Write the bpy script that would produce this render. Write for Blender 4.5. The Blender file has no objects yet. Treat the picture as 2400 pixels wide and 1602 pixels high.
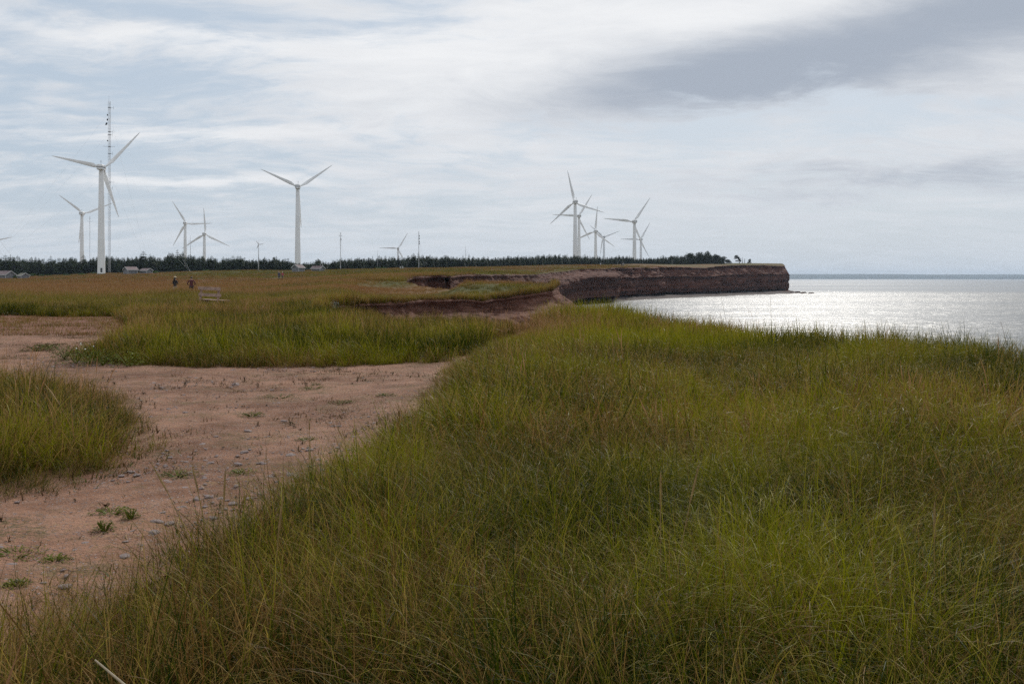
import bpy, bmesh, math, random
import numpy as np
from mathutils import Vector, Matrix, noise, geometry

random.seed(7)
RNG = np.random.default_rng(11)
R = math.radians
S = bpy.context.scene
COL = S.collection
F = 2333.0            # focal length of the photograph in its own pixels
HZ = 652.0            # its horizon row
EYE = 1.65            # eye height over the ground at the camera
SEA = -7.5

# ------------------------------------------------------------------ camera
cam_d = bpy.data.cameras.new('camera')
cam = bpy.data.objects.new('camera', cam_d)
COL.objects.link(cam)
cam.location = (0, 0, EYE)
cam.rotation_euler = (R(90), 0, 0)
cam_d.sensor_width = 36
cam_d.lens = 36 * F / 2400
cam_d.shift_y = -(801 - HZ) / 2400
cam_d.clip_start = 0.1
cam_d.clip_end = 40000
S.camera = cam

# ------------------------------------------------------------------ world, sun, exposure
SUN_EL, SUN_AZ = 36.0, 17.0        # degrees; azimuth to the right of the view
S.view_settings.view_transform = 'Standard'
S.view_settings.look = 'None'
S.view_settings.exposure = 0.0
S.view_settings.gamma = 1.0
S.view_settings.use_curve_mapping = False
S.cycles.max_bounces = 4
S.cycles.diffuse_bounces = 2
S.cycles.glossy_bounces = 2
S.cycles.transmission_bounces = 4
S.cycles.volume_bounces = 0
S.cycles.use_denoising = False
S.cycles.sample_clamp_indirect = 4.0


class NT:
    """small helper to write node trees"""
    def __init__(self, tree):
        self.t = tree

    def n(self, kind, **kw):
        nd = self.t.nodes.new(kind)
        for k, v in kw.items():
            setattr(nd, k, v)
        return nd

    def put(self, sock, v):
        if isinstance(v, bpy.types.NodeSocket):
            self.t.links.new(v, sock)
        elif v is not None:
            sock.default_value = v

    def m(self, op, a, b=None, c=None, clamp=False):
        nd = self.n('ShaderNodeMath', operation=op, use_clamp=clamp)
        self.put(nd.inputs[0], a)
        self.put(nd.inputs[1], b)
        self.put(nd.inputs[2], c)
        return nd.outputs[0]

    def vm(self, op, a, b=None):
        nd = self.n('ShaderNodeVectorMath', operation=op)
        self.put(nd.inputs[0], a)
        self.put(nd.inputs[1], b)
        return nd.outputs[0]

    def xyz(self, x, y, z):
        nd = self.n('ShaderNodeCombineXYZ')
        for i, v in enumerate((x, y, z)):
            self.put(nd.inputs[i], v)
        return nd.outputs[0]

    def sep(self, v):
        nd = self.n('ShaderNodeSeparateXYZ')
        self.put(nd.inputs[0], v)
        return nd.outputs

    def noise(self, vec, scale=1.0, detail=4.0, rough=0.55, dist=0.0, out=0):
        nd = self.n('ShaderNodeTexNoise')
        self.put(nd.inputs['Vector'], vec)
        self.put(nd.inputs['Scale'], scale)
        self.put(nd.inputs['Detail'], detail)
        self.put(nd.inputs['Roughness'], rough)
        self.put(nd.inputs['Distortion'], dist)
        return nd.outputs[out]

    def vor(self, vec, scale=1.0, feature='F1', out='Distance', rnd=1.0):
        nd = self.n('ShaderNodeTexVoronoi', feature=feature)
        self.put(nd.inputs['Vector'], vec)
        self.put(nd.inputs['Scale'], scale)
        self.put(nd.inputs['Randomness'], rnd)
        return nd.outputs[out]

    def mr(self, v, a, b, c=0.0, d=1.0, smooth=True):
        nd = self.n('ShaderNodeMapRange')
        if smooth:
            nd.interpolation_type = 'SMOOTHSTEP'
        for i, q in enumerate((v, a, b, c, d)):
            self.put(nd.inputs[i], q)
        return nd.outputs[0]

    def mix(self, f, a, b):
        nd = self.n('ShaderNodeMix', data_type='RGBA')
        self.put(nd.inputs[0], f)
        for s, v in ((nd.inputs[6], a), (nd.inputs[7], b)):
            if isinstance(v, tuple) and len(v) == 3:
                v = v + (1,)
            self.put(s, v)
        return nd.outputs[2]

    def bump(self, h, strength=1.0, dist=0.1, normal=None):
        nd = self.n('ShaderNodeBump')
        self.put(nd.inputs['Strength'], strength)
        self.put(nd.inputs['Distance'], dist)
        self.put(nd.inputs['Height'], h)
        if normal is not None:
            self.put(nd.inputs['Normal'], normal)
        return nd.outputs[0]


def build_world():
    w = bpy.data.worlds.new('World')
    S.world = w
    w.use_nodes = True
    t = w.node_tree
    t.nodes.clear()
    N = NT(t)
    out = N.n('ShaderNodeOutputWorld')
    bg = N.n('ShaderNodeBackground')
    bg.inputs['Strength'].default_value = 0.1
    t.links.new(bg.outputs[0], out.inputs[0])
    sky = N.n('ShaderNodeTexSky', sky_type='NISHITA')
    sky.sun_disc = False
    sky.sun_elevation = R(SUN_EL)
    sky.sun_rotation = R(SUN_AZ)
    sky.air_density = 1.0
    sky.dust_density = 2.0
    sky.ozone_density = 1.5
    tc = N.n('ShaderNodeTexCoord')
    d = tc.outputs['Generated']
    x, y, z = N.sep(d)
    az = N.m('MULTIPLY', N.m('ARCTAN2', x, y), 57.2958)
    el = N.m('MULTIPLY', N.m('ARCSINE', N.m('MAXIMUM', z, 0.0)), 57.2958)
    # a flat cloud deck, seen at a low angle; the offset keeps far streaks from vanishing
    zz = N.m('ADD', N.m('MAXIMUM', z, 0.0), 0.16)
    p = N.xyz(N.m('DIVIDE', x, zz), N.m('DIVIDE', y, zz), 0.0)
    warp = N.noise(p, 1.1, 3, 0.5, 0, 1)
    pw = N.vm('ADD', p, N.vm('MULTIPLY', N.vm('SUBTRACT', warp, (0.5, 0.5, 0.5)), (0.7, 0.5, 0.0)))
    big = N.noise(N.vm('MULTIPLY', pw, (0.9, 1.25, 1)), 1.0, 5, 0.52)
    fine = N.noise(N.vm('MULTIPLY', pw, (2.2, 3.6, 1)), 1.3, 9, 0.62, 0.25)
    wisp = N.noise(N.vm('MULTIPLY', pw, (3.4, 9.0, 1)), 1.0, 6, 0.6, 0.5)
    puff = N.noise(N.vm('MULTIPLY', pw, (1.6, 3.0, 1)), 3.2, 8, 0.64, 0.35)
    # warped sky angles for the large cloud masses
    ws = N.sep(N.noise(N.xyz(N.m('MULTIPLY', az, 0.07), N.m('MULTIPLY', el, 0.22), 3.0), 1.0, 6, 0.62, 0, 1))
    azw = N.m('ADD', az, N.m('MULTIPLY', N.m('SUBTRACT', ws[0], 0.5), 16.0))
    elw = N.m('ADD', el, N.m('MULTIPLY', N.m('SUBTRACT', ws[1], 0.5), 4.6))

    azs = N.m('ADD', az, N.m('MULTIPLY', N.m('SUBTRACT', ws[0], 0.5), 5.0))
    els = N.m('ADD', el, N.m('MULTIPLY', N.m('SUBTRACT', ws[1], 0.5), 1.3))

    def blob(px, py, wx, wy, slope=0.0, az_=None, el_=None):
        a0 = math.degrees(math.atan((px - 1200) / F))
        e0 = math.degrees(math.atan((HZ - py) / F))
        k = 57.2958 / F
        da = N.m('SUBTRACT', az_ or azw, a0)
        de = N.m('SUBTRACT', N.m('SUBTRACT', el_ or elw, e0), N.m('MULTIPLY', da, slope))
        qa = N.m('POWER', N.m('ABSOLUTE', N.m('DIVIDE', da, wx * k)), 2.0)
        qe = N.m('POWER', N.m('ABSOLUTE', N.m('DIVIDE', de, wy * k)), 2.0)
        return N.m('EXPONENT', N.m('MULTIPLY', N.m('ADD', qa, qe), -1.0))

    def total(items):
        acc = None
        for wgt, b in items:
            v = N.m('MULTIPLY', b, wgt)
            acc = v if acc is None else N.m('ADD', acc, v)
        return acc

    blue = total([(0.62, blob(140, 290, 420, 150)), (0.50, blob(400, 85, 520, 45)), (0.45, blob(480, 490, 480, 60)), (0.50, blob(1080, 55, 170, 22)),
                  (0.60, blob(1560, 305, 430, 40)), (0.45, blob(2180, 285, 260, 28)), (0.45, blob(2050, 560, 560, 60))])
    white = total([(0.60, blob(1130, 190, 380, 110)), (0.75, blob(1720, 40, 460, 70)), (0.40, blob(430, 310, 380, 26)), (0.40, blob(460, 436, 320, 22)),
                   (0.40, blob(350, 130, 420, 30)), (0.5, blob(2370, 170, 160, 60))])
    dark = total([(0.66, blob(2080, 140, 620, 95, 0.08, azs, els)), (0.45, blob(1560, 215, 460, 70, 0.04, azs, els)), (0.45, blob(2400, 50, 340, 90, 0.0, azs, els)), (0.35, blob(2200, 440, 520, 40))])
    cover = N.m('ADD', N.m('ADD', N.m('MULTIPLY', N.m('SUBTRACT', big, 0.5), 0.9),
                                N.m('ADD', N.m('MULTIPLY', N.m('SUBTRACT', fine, 0.5), 1.5), N.m('MULTIPLY', N.m('SUBTRACT', puff, 0.5), 1.1))),
                N.m('MULTIPLY', N.m('SUBTRACT', wisp, 0.5), 0.55))
    cover = N.m('ADD', cover, 0.60)
    cover = N.m('SUBTRACT', N.m('ADD', cover, N.m('MULTIPLY', white, 0.75)), N.m('MULTIPLY', blue, 0.62))
    cover = N.mr(N.m('ADD', cover, N.m('MULTIPLY', dark, 0.42)), 0.12, 0.88)
    # shade of the cloud: bright where thin and sunlit, grey where thick
    shade = N.m('ADD', N.m('MULTIPLY', N.m('SUBTRACT', big, 0.5), 0.5), N.m('MULTIPLY', N.m('SUBTRACT', puff, 0.5), 0.50))
    shade = N.m('SUBTRACT', N.m('ADD', 0.55, N.m('MULTIPLY', white, 0.55)), N.m('ADD', N.m('MULTIPLY', dark, 1.05), shade))
    shade = N.mr(shade, -0.25, 1.0)
    ccol = N.mix(shade, (4.0, 4.5, 5.3), (9.0, 9.1, 9.25))
    skyc = N.mix(0.86, sky.outputs[0], (5.0, 5.9, 6.95))
    c = N.mix(cover, skyc, ccol)
    # even veil towards the horizon
    veil = N.mr(el, 0.0, 6.5, 0.55, 0.0)
    c = N.mix(veil, c, (6.1, 6.75, 7.4))
    t.links.new(c, bg.inputs['Color'])


build_world()

sun_d = bpy.data.lights.new('sun', 'SUN')
sun = bpy.data.objects.new('sun', sun_d)
COL.objects.link(sun)
sun_d.energy = 2.5
sun_d.angle = R(4)
sun_d.color = (1.0, 0.95, 0.87)
sv = Vector((math.sin(R(SUN_AZ)) * math.cos(R(SUN_EL)), math.cos(R(SUN_AZ)) * math.cos(R(SUN_EL)), math.sin(R(SUN_EL))))
sun.rotation_euler = sv.to_track_quat('Z', 'Y').to_euler()
sun.location = sv * 100


# ------------------------------------------------------------------ general helpers
def link_obj(name, me, mat=None, parent=None):
    o = bpy.data.objects.new(name, me)
    COL.objects.link(o)
    if mat is not None:
        for q in (mat if isinstance(mat, (list, tuple)) else [mat]):
            me.materials.append(q)
    if parent is not None:
        o.parent = parent
    return o


def tag(o, label=None, cat=None, group=None, kind=None):
    if label:
        o['label'] = label
    if cat:
        o['category'] = cat
    if group:
        o['group'] = group
    if kind:
        o['kind'] = kind
    return o


def thing(name, label, cat, loc=(0, 0, 0), rz=0.0, group=None):
    o = bpy.data.objects.new(name, None)
    COL.objects.link(o)
    o.empty_display_size = 0.2
    o.location = loc
    o.rotation_euler = (0, 0, rz)
    return tag(o, label, cat, group)


def dup(o, parent=None):
    c = o.copy()
    COL.objects.link(c)
    if parent is not None:
        c.parent = parent
    for ch in list(o.children):
        dup(ch, c)
    return c


class MB:
    """collects raw geometry, then becomes one mesh object"""
    def __init__(self):
        self.v, self.f, self.mi = [], [], []

    def add(self, vs, fs, mi=0):
        b = len(self.v)
        self.v += [tuple(q) for q in vs]
        self.f += [tuple(b + i for i in q) for q in fs]
        self.mi += [mi] * len(fs)
        return self

    def box(self, c, s, rot=None, mi=0):
        vs = []
        for k in range(8):
            p = Vector(((k & 1) - .5, ((k >> 1) & 1) - .5, ((k >> 2) & 1) - .5))
            p = Vector((p.x * s[0], p.y * s[1], p.z * s[2]))
            if rot is not None:
                p = rot @ p
            vs.append(p + Vector(c))
        return self.add(vs, [(0, 2, 3, 1), (4, 5, 7, 6), (0, 1, 5, 4), (2, 6, 7, 3), (0, 4, 6, 2), (1, 3, 7, 5)], mi)

    def tube(self, pts, rad, n=8, mi=0, cap=True):
        pts = [Vector(p) for p in pts]
        rs = rad if isinstance(rad, (list, tuple)) else [rad] * len(pts)
        vs, fs = [], []
        for i, p in enumerate(pts):
            a = pts[max(i - 1, 0)]
            b = pts[min(i + 1, len(pts) - 1)]
            d = (b - a).normalized()
            u = d.orthogonal().normalized() if i == 0 else (u - d * u.dot(d)).normalized()
            w = d.cross(u)
            for k in range(n):
                t = 2 * math.pi * k / n
                vs.append(p + (u * math.cos(t) + w * math.sin(t)) * rs[i])
        for i in range(len(pts) - 1):
            for k in range(n):
                fs.append((i * n + k, i * n + (k + 1) % n, (i + 1) * n + (k + 1) % n, (i + 1) * n + k))
        if cap:
            fs.append(tuple(range(n - 1, -1, -1)))
            fs.append(tuple((len(pts) - 1) * n + k for k in range(n)))
        return self.add(vs, fs, mi)

    def lathe(self, prof, n=24, mi=0):
        vs, fs = [], []
        for (r, z) in prof:
            for k in range(n):
                t = 2 * math.pi * k / n
                vs.append((r * math.cos(t), r * math.sin(t), z))
        for i in range(len(prof) - 1):
            for k in range(n):
                fs.append((i * n + k, i * n + (k + 1) % n, (i + 1) * n + (k + 1) % n, (i + 1) * n + k))
        fs.append(tuple(range(n - 1, -1, -1)))
        fs.append(tuple((len(prof) - 1) * n + k for k in range(n)))
        return self.add(vs, fs, mi)

    def mesh(self, name, smooth=False):
        me = bpy.data.meshes.new(name)
        me.from_pydata(self.v, [], self.f)
        if any(self.mi):
            me.polygons.foreach_set('material_index', self.mi)
        if smooth:
            me.shade_smooth()
        me.update()
        return me

    def build(self, name, mat, parent=None, smooth=False):
        return link_obj(name, self.mesh(name, smooth), mat, parent)


def bevel_mesh(me, w, seg=2):
    bm = bmesh.new()
    bm.from_mesh(me)
    bmesh.ops.bevel(bm, geom=bm.edges[:], offset=w, segments=seg, affect='EDGES', profile=0.5)
    bm.to_mesh(me)
    bm.free()
    return me


def grid_mesh(name, P, mat, smooth=True):
    """P: array (rows, cols, 3)"""
    r, c, _ = P.shape
    me = bpy.data.meshes.new(name)
    idx = np.arange(r * c).reshape(r, c)
    q = np.stack([idx[:-1, :-1], idx[:-1, 1:], idx[1:, 1:], idx[1:, :-1]], -1).reshape(-1, 4)
    me.from_pydata(P.reshape(-1, 3).tolist(), [], q.tolist())
    if smooth:
        me.shade_smooth()
    return link_obj(name, me, mat)


def new_mat(name):
    m = bpy.data.materials.new(name)
    m.use_nodes = True
    t = m.node_tree
    t.nodes.clear()
    N = NT(t)
    out = N.n('ShaderNodeOutputMaterial')
    b = N.n('ShaderNodeBsdfPrincipled')
    t.links.new(b.outputs[0], out.inputs[0])
    return m, N, b, out


def coords(N, kind='Object'):
    return N.n('ShaderNodeTexCoord').outputs[kind]


def pos(N):
    return N.n('ShaderNodeNewGeometry').outputs['Position']


def simple_mat(name, col, rough=0.6, var=0.15, scale=4.0, metal=0.0, bump=0.0, bscale=30.0):
    m, N, b, out = new_mat(name)
    c = coords(N)
    n = N.noise(c, scale, 5, 0.6)
    lo = tuple(v * (1 - var) for v in col)
    hi = tuple(min(1, v * (1 + var)) for v in col)
    N.put(b.inputs['Base Color'], N.mix(N.mr(n, 0.3, 0.7), lo, hi))
    b.inputs['Roughness'].default_value = rough
    b.inputs['Metallic'].default_value = metal
    if bump:
        N.put(b.inputs['Normal'], N.bump(N.noise(c, bscale, 4), 0.6, bump))
    return m


def P3(px, py, d):
    """a pixel of the photograph at depth d (metres)"""
    return Vector(((px - 1200) / F * d, d, EYE + (HZ - py) / F * d))


def X(px, d):
    return (px - 1200) / F * d


def inpoly(x, y, poly):
    x = np.asarray(x); y = np.asarray(y)
    inside = np.zeros(x.shape, bool)
    n = len(poly)
    for i in range(n):
        x1, y1 = poly[i]
        x2, y2 = poly[(i + 1) % n]
        if y1 == y2:
            continue
        c = ((y1 > y) != (y2 > y)) & (x < (x2 - x1) * (y - y1) / (y2 - y1) + x1)
        inside ^= c
    return inside


def polydist(x, y, poly, closed=True):
    d = np.full(np.shape(x), 1e9)
    n = len(poly)
    for i in range(n if closed else n - 1):
        x1, y1 = poly[i]
        x2, y2 = poly[(i + 1) % n]
        dx, dy = x2 - x1, y2 - y1
        t = np.clip(((x - x1) * dx + (y - y1) * dy) / (dx * dx + dy * dy + 1e-9), 0, 1)
        d = np.minimum(d, np.hypot(x - x1 - t * dx, y - y1 - t * dy))
    return d


def vnoise(x, y, s, seed=0):
    """smooth value noise, vectorised, 0..1"""
    x = np.asarray(x, float) / s + seed * 17.31
    y = np.asarray(y, float) / s + seed * 9.77
    xi, yi = np.floor(x), np.floor(y)
    fx, fy = x - xi, y - yi
    fx = fx * fx * (3 - 2 * fx)
    fy = fy * fy * (3 - 2 * fy)

    def hsh(a, b):
        q = np.sin(a * 127.1 + b * 311.7 + seed * 74.7) * 43758.5453
        return q - np.floor(q)
    return (hsh(xi, yi) * (1 - fx) + hsh(xi + 1, yi) * fx) * (1 - fy) + (hsh(xi, yi + 1) * (1 - fx) + hsh(xi + 1, yi + 1) * fx) * fy


def fbm(x, y, s, seed=0, o=3):
    a, w, t = 0, 1.0, 0
    for k in range(o):
        a = a + w * vnoise(x, y, s / 2 ** k, seed + k)
        t += w
        w *= 0.5
    return a / t


# ------------------------------------------------------------------ lie of the land
CTRL = []      # (t = x/y, ln d, z)


def cz(px, d, z):
    CTRL.append(((px - 1200) / F, math.log(d), z))


def cp(px, py, d):
    # py is where the top of the sward stands; the soil lies below it
    cz(px, d, EYE + (HZ - py) / F * d - ((0.12 if px > 740 and d < 100 else 0.30) if 44 < d < 420 else 0.0))


for px_ in (-600, 300, 1200, 2000, 2900):
    for d_ in (1.5, 4, 9, 15, 22):
        cz(px_, d_, 0.0 if px_ < 1100 else 0.06)
for px_, d_ in ((-300, 34), (200, 33), (600, 32), (900, 31), (1230, 31), (1350, 35), (1480, 33)):
    cz(px_, d_, 0.02)
for px_, d_, z_ in ((1800, 28, 0.08), (2100, 21, 0.16), (2400, 17, 0.24), (3000, 12, 0.24)):
    cz(px_, d_, z_)
cz(490, 50, 0.33); cz(0, 60, 0.30); cz(-500, 60, 0.3); cz(300, 45, 0.12); cz(650, 45, 0.20)
for a in ((764, 706, 45), (812, 706, 48), (923, 702, 53), (987, 698, 57), (1083, 696, 60), (1131, 698, 62), (1179, 692, 64), (1243, 682, 66), (1291, 674, 69),
          (1297,660,76), (1259,663,77), (1179,660,78), (1096,655,76), (1062,681,80), (1030,685,84), (1000,682,87), (960,676,96), (430,679,67), (400,680,66), (620,700,58), (300,690,70),
          (860, 647, 118), (952, 648.5, 122), (975, 643, 128), (1034, 640.4, 135), (1074, 641, 142), (1125, 639, 160), (1187,640,190),
          (1248,641,235), (1285,640,280), (1325,633,330), (1380,629,365), (1425,627,395),
          (1440, 626.5, 430), (1500, 627, 465), (1550, 627, 495), (1600, 627, 520), (1650, 627, 541), (1690, 622.5, 565), (1750, 621, 606), (1800, 621, 645), (1838, 624, 680),
          (449, 690, 85), (411, 688, 76), (658, 654, 208), (0, 672, 130), (0, 654, 330), (-600, 654, 330), (200, 655, 200), (60, 651, 370),
          (243, 641, 457), (0, 648, 480), (-600, 648, 480), (150, 644, 485), (310, 642, 400), (400, 638, 470), (600, 633, 450), (700, 635.5, 370), (745, 634, 375), (800, 632, 440), (880, 640, 200), (800, 636, 300),
          (1000, 628, 480), (1100, 631, 300), (1200, 624, 540), (1340, 620, 600), (1500, 618, 620), (1650, 617, 650), (1750, 616.3, 700), (1830, 617, 720)):
    cp(*a)
for px_ in (-600, 0, 600, 1200, 1700):
    cz(px_, 1000, 12.0)
CT = np.array(CTRL)
KS = np.array([5.0, 1.0])


def _phi(r):
    return r


_A = CT[:, :2] * KS
_n = len(_A)
_K = _phi(np.linalg.norm(_A[:, None] - _A[None], axis=2)) + np.eye(_n) * -2e-3
_Pm = np.c_[np.ones(_n), _A]
_sol = np.linalg.solve(np.block([[_K, _Pm], [_Pm.T, np.zeros((3, 3))]]), np.r_[CT[:, 2], 0, 0, 0])


def hgt(x, y):
    x = np.asarray(x, float); y = np.asarray(y, float)
    sh = x.shape
    x = x.ravel(); y = y.ravel()
    r = np.hypot(x, y)
    t = np.clip(np.where(y > 0.05, x / np.maximum(y, 0.05), np.sign(x) * 9), -0.8, 0.8)
    d = np.clip(r / np.sqrt(1 + t * t), 1.5, 1100)
    Q = np.c_[t, np.log(d)] * KS
    z = np.empty(len(x))
    for a in range(0, len(x), 20000):
        q = Q[a:a + 20000]
        z[a:a + 20000] = _phi(np.linalg.norm(q[:, None] - _A[None], axis=2)) @ _sol[:_n] + np.c_[np.ones(len(q)), q] @ _sol[_n:]
    amp = np.clip(d / 40, 0.25, 3)
    z += 0.10 * amp * (fbm(x, y, 6.0 * np.maximum(1, 1), 3) - 0.5) * np.clip((d - 16) / 20, 0.2, 1)
    z += 1.1 * (fbm(x, y, 38.0, 15, 3) - 0.5) * np.clip((d - 230) / 150, 0, 1)
    return z.reshape(sh)


def h1(x, y):
    return float(hgt(np.array([x]), np.array([y]))[0])


# ------------------------------------------------------------------ coast outline (plan)
def pl(*a):
    return [(X(px, d), d) for px, d in a]


COAST_NEAR = [(30, -45), (18, -14), (13.9, 0), (11.4, 8), (8.9, 16.5), (6.6, 24), (4.6, 31.5), (3.3, 36), (2.0, 37.5), (1.1, 35.5), (0.75, 32), (0.45, 30.6)]
GULLY_NEAR = [(-0.6, 31.0), (-2.6, 32.0), (-4.4, 33.5), (-6.2, 36.0), (-7.8, 39.5)]
GULLY_FAR = pl((764, 45), (812, 48), (865, 51), (923, 53), (955, 55.5), (987, 57), (1040, 58), (1083, 60), (1131, 61), (1155, 63.5), (1179, 64), (1243, 66), (1291, 69))
B_TIP = pl((1304, 72), (1299, 76))
B_BACK = pl((1240, 80), (1179, 82), (1120, 84), (1085, 86), (1062, 88), (1040, 92), (1000, 100), (955, 110))
BAY = pl((948, 118), (955, 123), (966, 128), (984, 130), (1012, 134), (1034, 136), (1048, 139), (1056, 134), (1066, 139), (1078, 146), (1100, 153), (1125, 162),
         (1158, 178), (1187, 192), (1215, 212), (1248, 238), (1285, 285), (1318, 328), (1350, 350), (1380, 366), (1405, 380), (1425, 396))
FARC = pl((1432, 415), (1440, 432), (1470, 448), (1500, 467), (1525, 478), (1550, 496), (1580, 511), (1600, 522), (1650, 543), (1690, 566), (1720, 585), (1750, 607), (1775, 622), (1800, 646), (1825, 668), (1838, 682))
BACKC = pl((1836, 710), (1822, 760)) + [(170, 900), (60, 1200), (-900, 1250), (-1100, 700), (-700, 200), (-300, 20), (-120, -45)]


def resample(poly, step_of):
    out = []
    for i in range(len(poly) - 1):
        a, b = np.array(poly[i]), np.array(poly[i + 1])
        L = np.linalg.norm(b - a)
        n = max(1, int(math.ceil(L / step_of((a + b) / 2))))
        for k in range(n):
            out.append(a + (b - a) * k / n)
    out.append(np.array(poly[-1]))
    return out


def step_of(p):
    return max(0.3, 0.006 * np.hypot(*p))


def rough(pts, amp_of, seed):
    """make a polyline irregular sideways"""
    out = []
    n = len(pts)
    for i, p in enumerate(pts):
        a = pts[max(i - 1, 0)]
        b = pts[min(i + 1, n - 1)]
        t = (b - a) / (np.linalg.norm(b - a) + 1e-9)
        nn = np.array([t[1], -t[0]])
        A = amp_of(p)
        q = noise.fractal(Vector((p[0] / (A * 7), p[1] / (A * 7), seed)), 0.9, 2.1, 4)
        k = min(1, i / 3, (n - 1 - i) / 3)
        out.append(p + nn * q * A * k)
    return out


SECT = {
    'near': rough(resample(COAST_NEAR, step_of), lambda p: 0.25, 1.0),
    'gnear': rough(resample(COAST_NEAR[-1:] + GULLY_NEAR, step_of), lambda p: 0.3, 2.0),
    'gfar': rough(resample(GULLY_NEAR[-1:] + GULLY_FAR, step_of), lambda p: 0.55, 3.0),
    'tip': rough(resample(GULLY_FAR[-1:] + B_TIP, step_of), lambda p: 0.3, 4.0),
    'bback': rough(resample(B_TIP[-1:] + B_BACK, step_of), lambda p: 0.5, 5.0),
    'bay': rough(resample(B_BACK[-1:] + BAY, step_of), lambda p: 0.010 * p[1], 6.0),
    'far': rough(resample(BAY[-1:] + FARC, lambda p: 1.5), lambda p: 3.2, 7.0),
    'back': resample(FARC[-1:] + BACKC, lambda p: 25.0),
}
OUT = []
for k_ in SECT:
    OUT += SECT[k_][:-1]
OUT.append(SECT['back'][-1])
OUTLINE = [(float(p[0]), float(p[1])) for p in OUT]


def on_land(x, y, margin=0.0):
    m = inpoly(x, y, OUTLINE)
    if margin:
        m &= polydist(x, y, OUTLINE) > margin
    return m


# where the bare dirt lies, and the grass islands in it
PATH = [(-3.6, -4), (-3.0, 2.0), (-2.75, 3.6), (-2.32, 5.0), (-1.92, 6.6), (-1.42, 9), (-1.14, 12), (-1.10, 15), (-0.95, 17.5), (-1.15, 19.3),
        (-2.6, 18.8), (-4.5, 18.4), (-6.6, 18.6), (-7.6, 19.0), (-8.8, 20.0), (-9.6, 22.0), (-9.9, 25.0), (-10.6, 27.5), (-12.5, 28.6), (-20, 29.5), (-26, 28), (-26, 18),
        (-12.0, 17.2), (-8.0, 16.0), (-5.6, 14.0), (-4.55, 12.0), (-3.95, 10.6), (-3.5, 9.5), (-3.38, 8.6), (-3.5, 7.9), (-3.9, 7.2), (-5.0, 6.0), (-7, 5.0), (-8, -4)]
CREASE = [(-1.1, 19.3), (-0.6, 23), (0.0, 27), (0.55, 31.0)]

# ------------------------------------------------------------------ materials of the ground
def gauss(px, d, px0, d0, wpx, wd):
    return np.exp(-((px - px0) / wpx) ** 2 - (np.log(d / d0) / wd) ** 2)


def dryness(x, y):
    """0 = green, 1 = rust-brown dry grass"""
    y_ = np.maximum(y, 0.5)
    px = np.clip(x / y_, -1.2, 1.2) * F + 1200
    d = np.maximum(y_, 1.0)
    n = fbm(x, y, 2.2, 21, 3)
    nb = fbm(x, y, np.where(d > 45, 14.0, 5.0), 31, 3)
    v = 0.20 + 0.0 * x
    v = v + 0.45 * np.clip((d - 42) / 25, 0, 1)                              # the rusty field beyond the strip
    v = v + 0.22 * gauss(px, d, 100, 130, 500, 0.5)
    v = v - 0.62 * gauss(px, d, 200, 54, 320, 0.15)                          # green band in front of the field
    v = v - 0.62 * gauss(px, d, 640, 60, 190, 0.16)
    v = v - 0.30 * gauss(px, d, 420, 48, 130, 0.12)
    v = v - 0.85 * gauss(px, d, 1200, 70, 110, 0.13)                          # green nose of the spur
    v = v + 0.45 * gauss(px, d, 1090, 79, 34, 0.05)
    v = v - 0.55 * gauss(px, d, 1130, 210, 190, 0.40)
    v = v - 0.42 * gauss(px, d, 860, 250, 280, 0.4)
    v = v - 0.28 * gauss(px, d, 560, 330, 160, 0.3)
    v = v - 0.15 * np.clip((d - 240) / 150, 0, 1)
    v = v + 0.70 * gauss(px, d, 1300, 32, 110, 0.20)                         # reddish tip of the right-hand mound
    v = v + 0.60 * gauss(px, d, 260, 25, 110, 0.25)                          # brown left end of the strip
    v = v + 0.40 * gauss(px, d, 520, 36, 320, 0.10)
    v = v + 0.16 * gauss(px, d, 700, 19.3, 500, 0.06) + 0.36 * gauss(px, d, 650, 25, 560, 0.30)
    v = v + 0.30 * gauss(px, d, 60, 14.0, 300, 0.12)
    near = np.clip((40 - d) / 10, 0, 1)
    v = v + near * (1.5 * (nb - 0.5) + 0.7 * (n - 0.5)) + (1 - near) * (1.5 * (nb - 0.5) + 0.4 * (n - 0.5) + 0.9 * (fbm(x, y * 0.6, 5.5, 33, 3) - 0.5))
    return np.clip(v, 0.02, 0.98)


GREEN = (0.060, 0.066, 0.012)
RUST = (0.150, 0.074, 0.030)


def mat_land():
    m, N, b, out = new_mat('land_soil_and_sward')
    p = pos(N)
    at = N.n('ShaderNodeAttribute', attribute_name='dry').outputs['Fac']
    sw = N.n('ShaderNodeAttribute', attribute_name='sward').outputs['Fac']
    n1 = N.noise(p, 0.9, 6, 0.65)
    n2 = N.noise(p, 9.0, 4, 0.6)
    soil = N.mix(N.mr(n1, 0.3, 0.7), (0.155, 0.075, 0.050), (0.235, 0.125, 0.088))
    n3 = N.noise(N.vm('MULTIPLY', p, (1, 0.35, 1)), 0.35, 6, 0.7)
    f = N.m('ADD', at, N.m('MULTIPLY', N.m('SUBTRACT', n3, 0.5), 0.5))
    sward = N.mix(N.mr(f, 0.1, 0.9), (0.060, 0.064, 0.016), (0.150, 0.080, 0.034))
    sward = N.mix(N.mr(n2, 0.45, 0.8), sward, (0.13, 0.105, 0.052))
    k = N.m('ADD', sw, N.m('MULTIPLY', N.m('SUBTRACT', n2, 0.5), 0.5))
    N.put(b.inputs['Base Color'], N.mix(N.mr(k, 0.35, 0.65), soil, sward))
    b.inputs['Roughness'].default_value = 0.95
    b.inputs['Specular IOR Level'].default_value = 0.1
    N.put(b.inputs['Normal'], N.bump(N.m('ADD', n2, N.m('MULTIPLY', n1, 2.0)), 0.8, 0.08))
    return m


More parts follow.
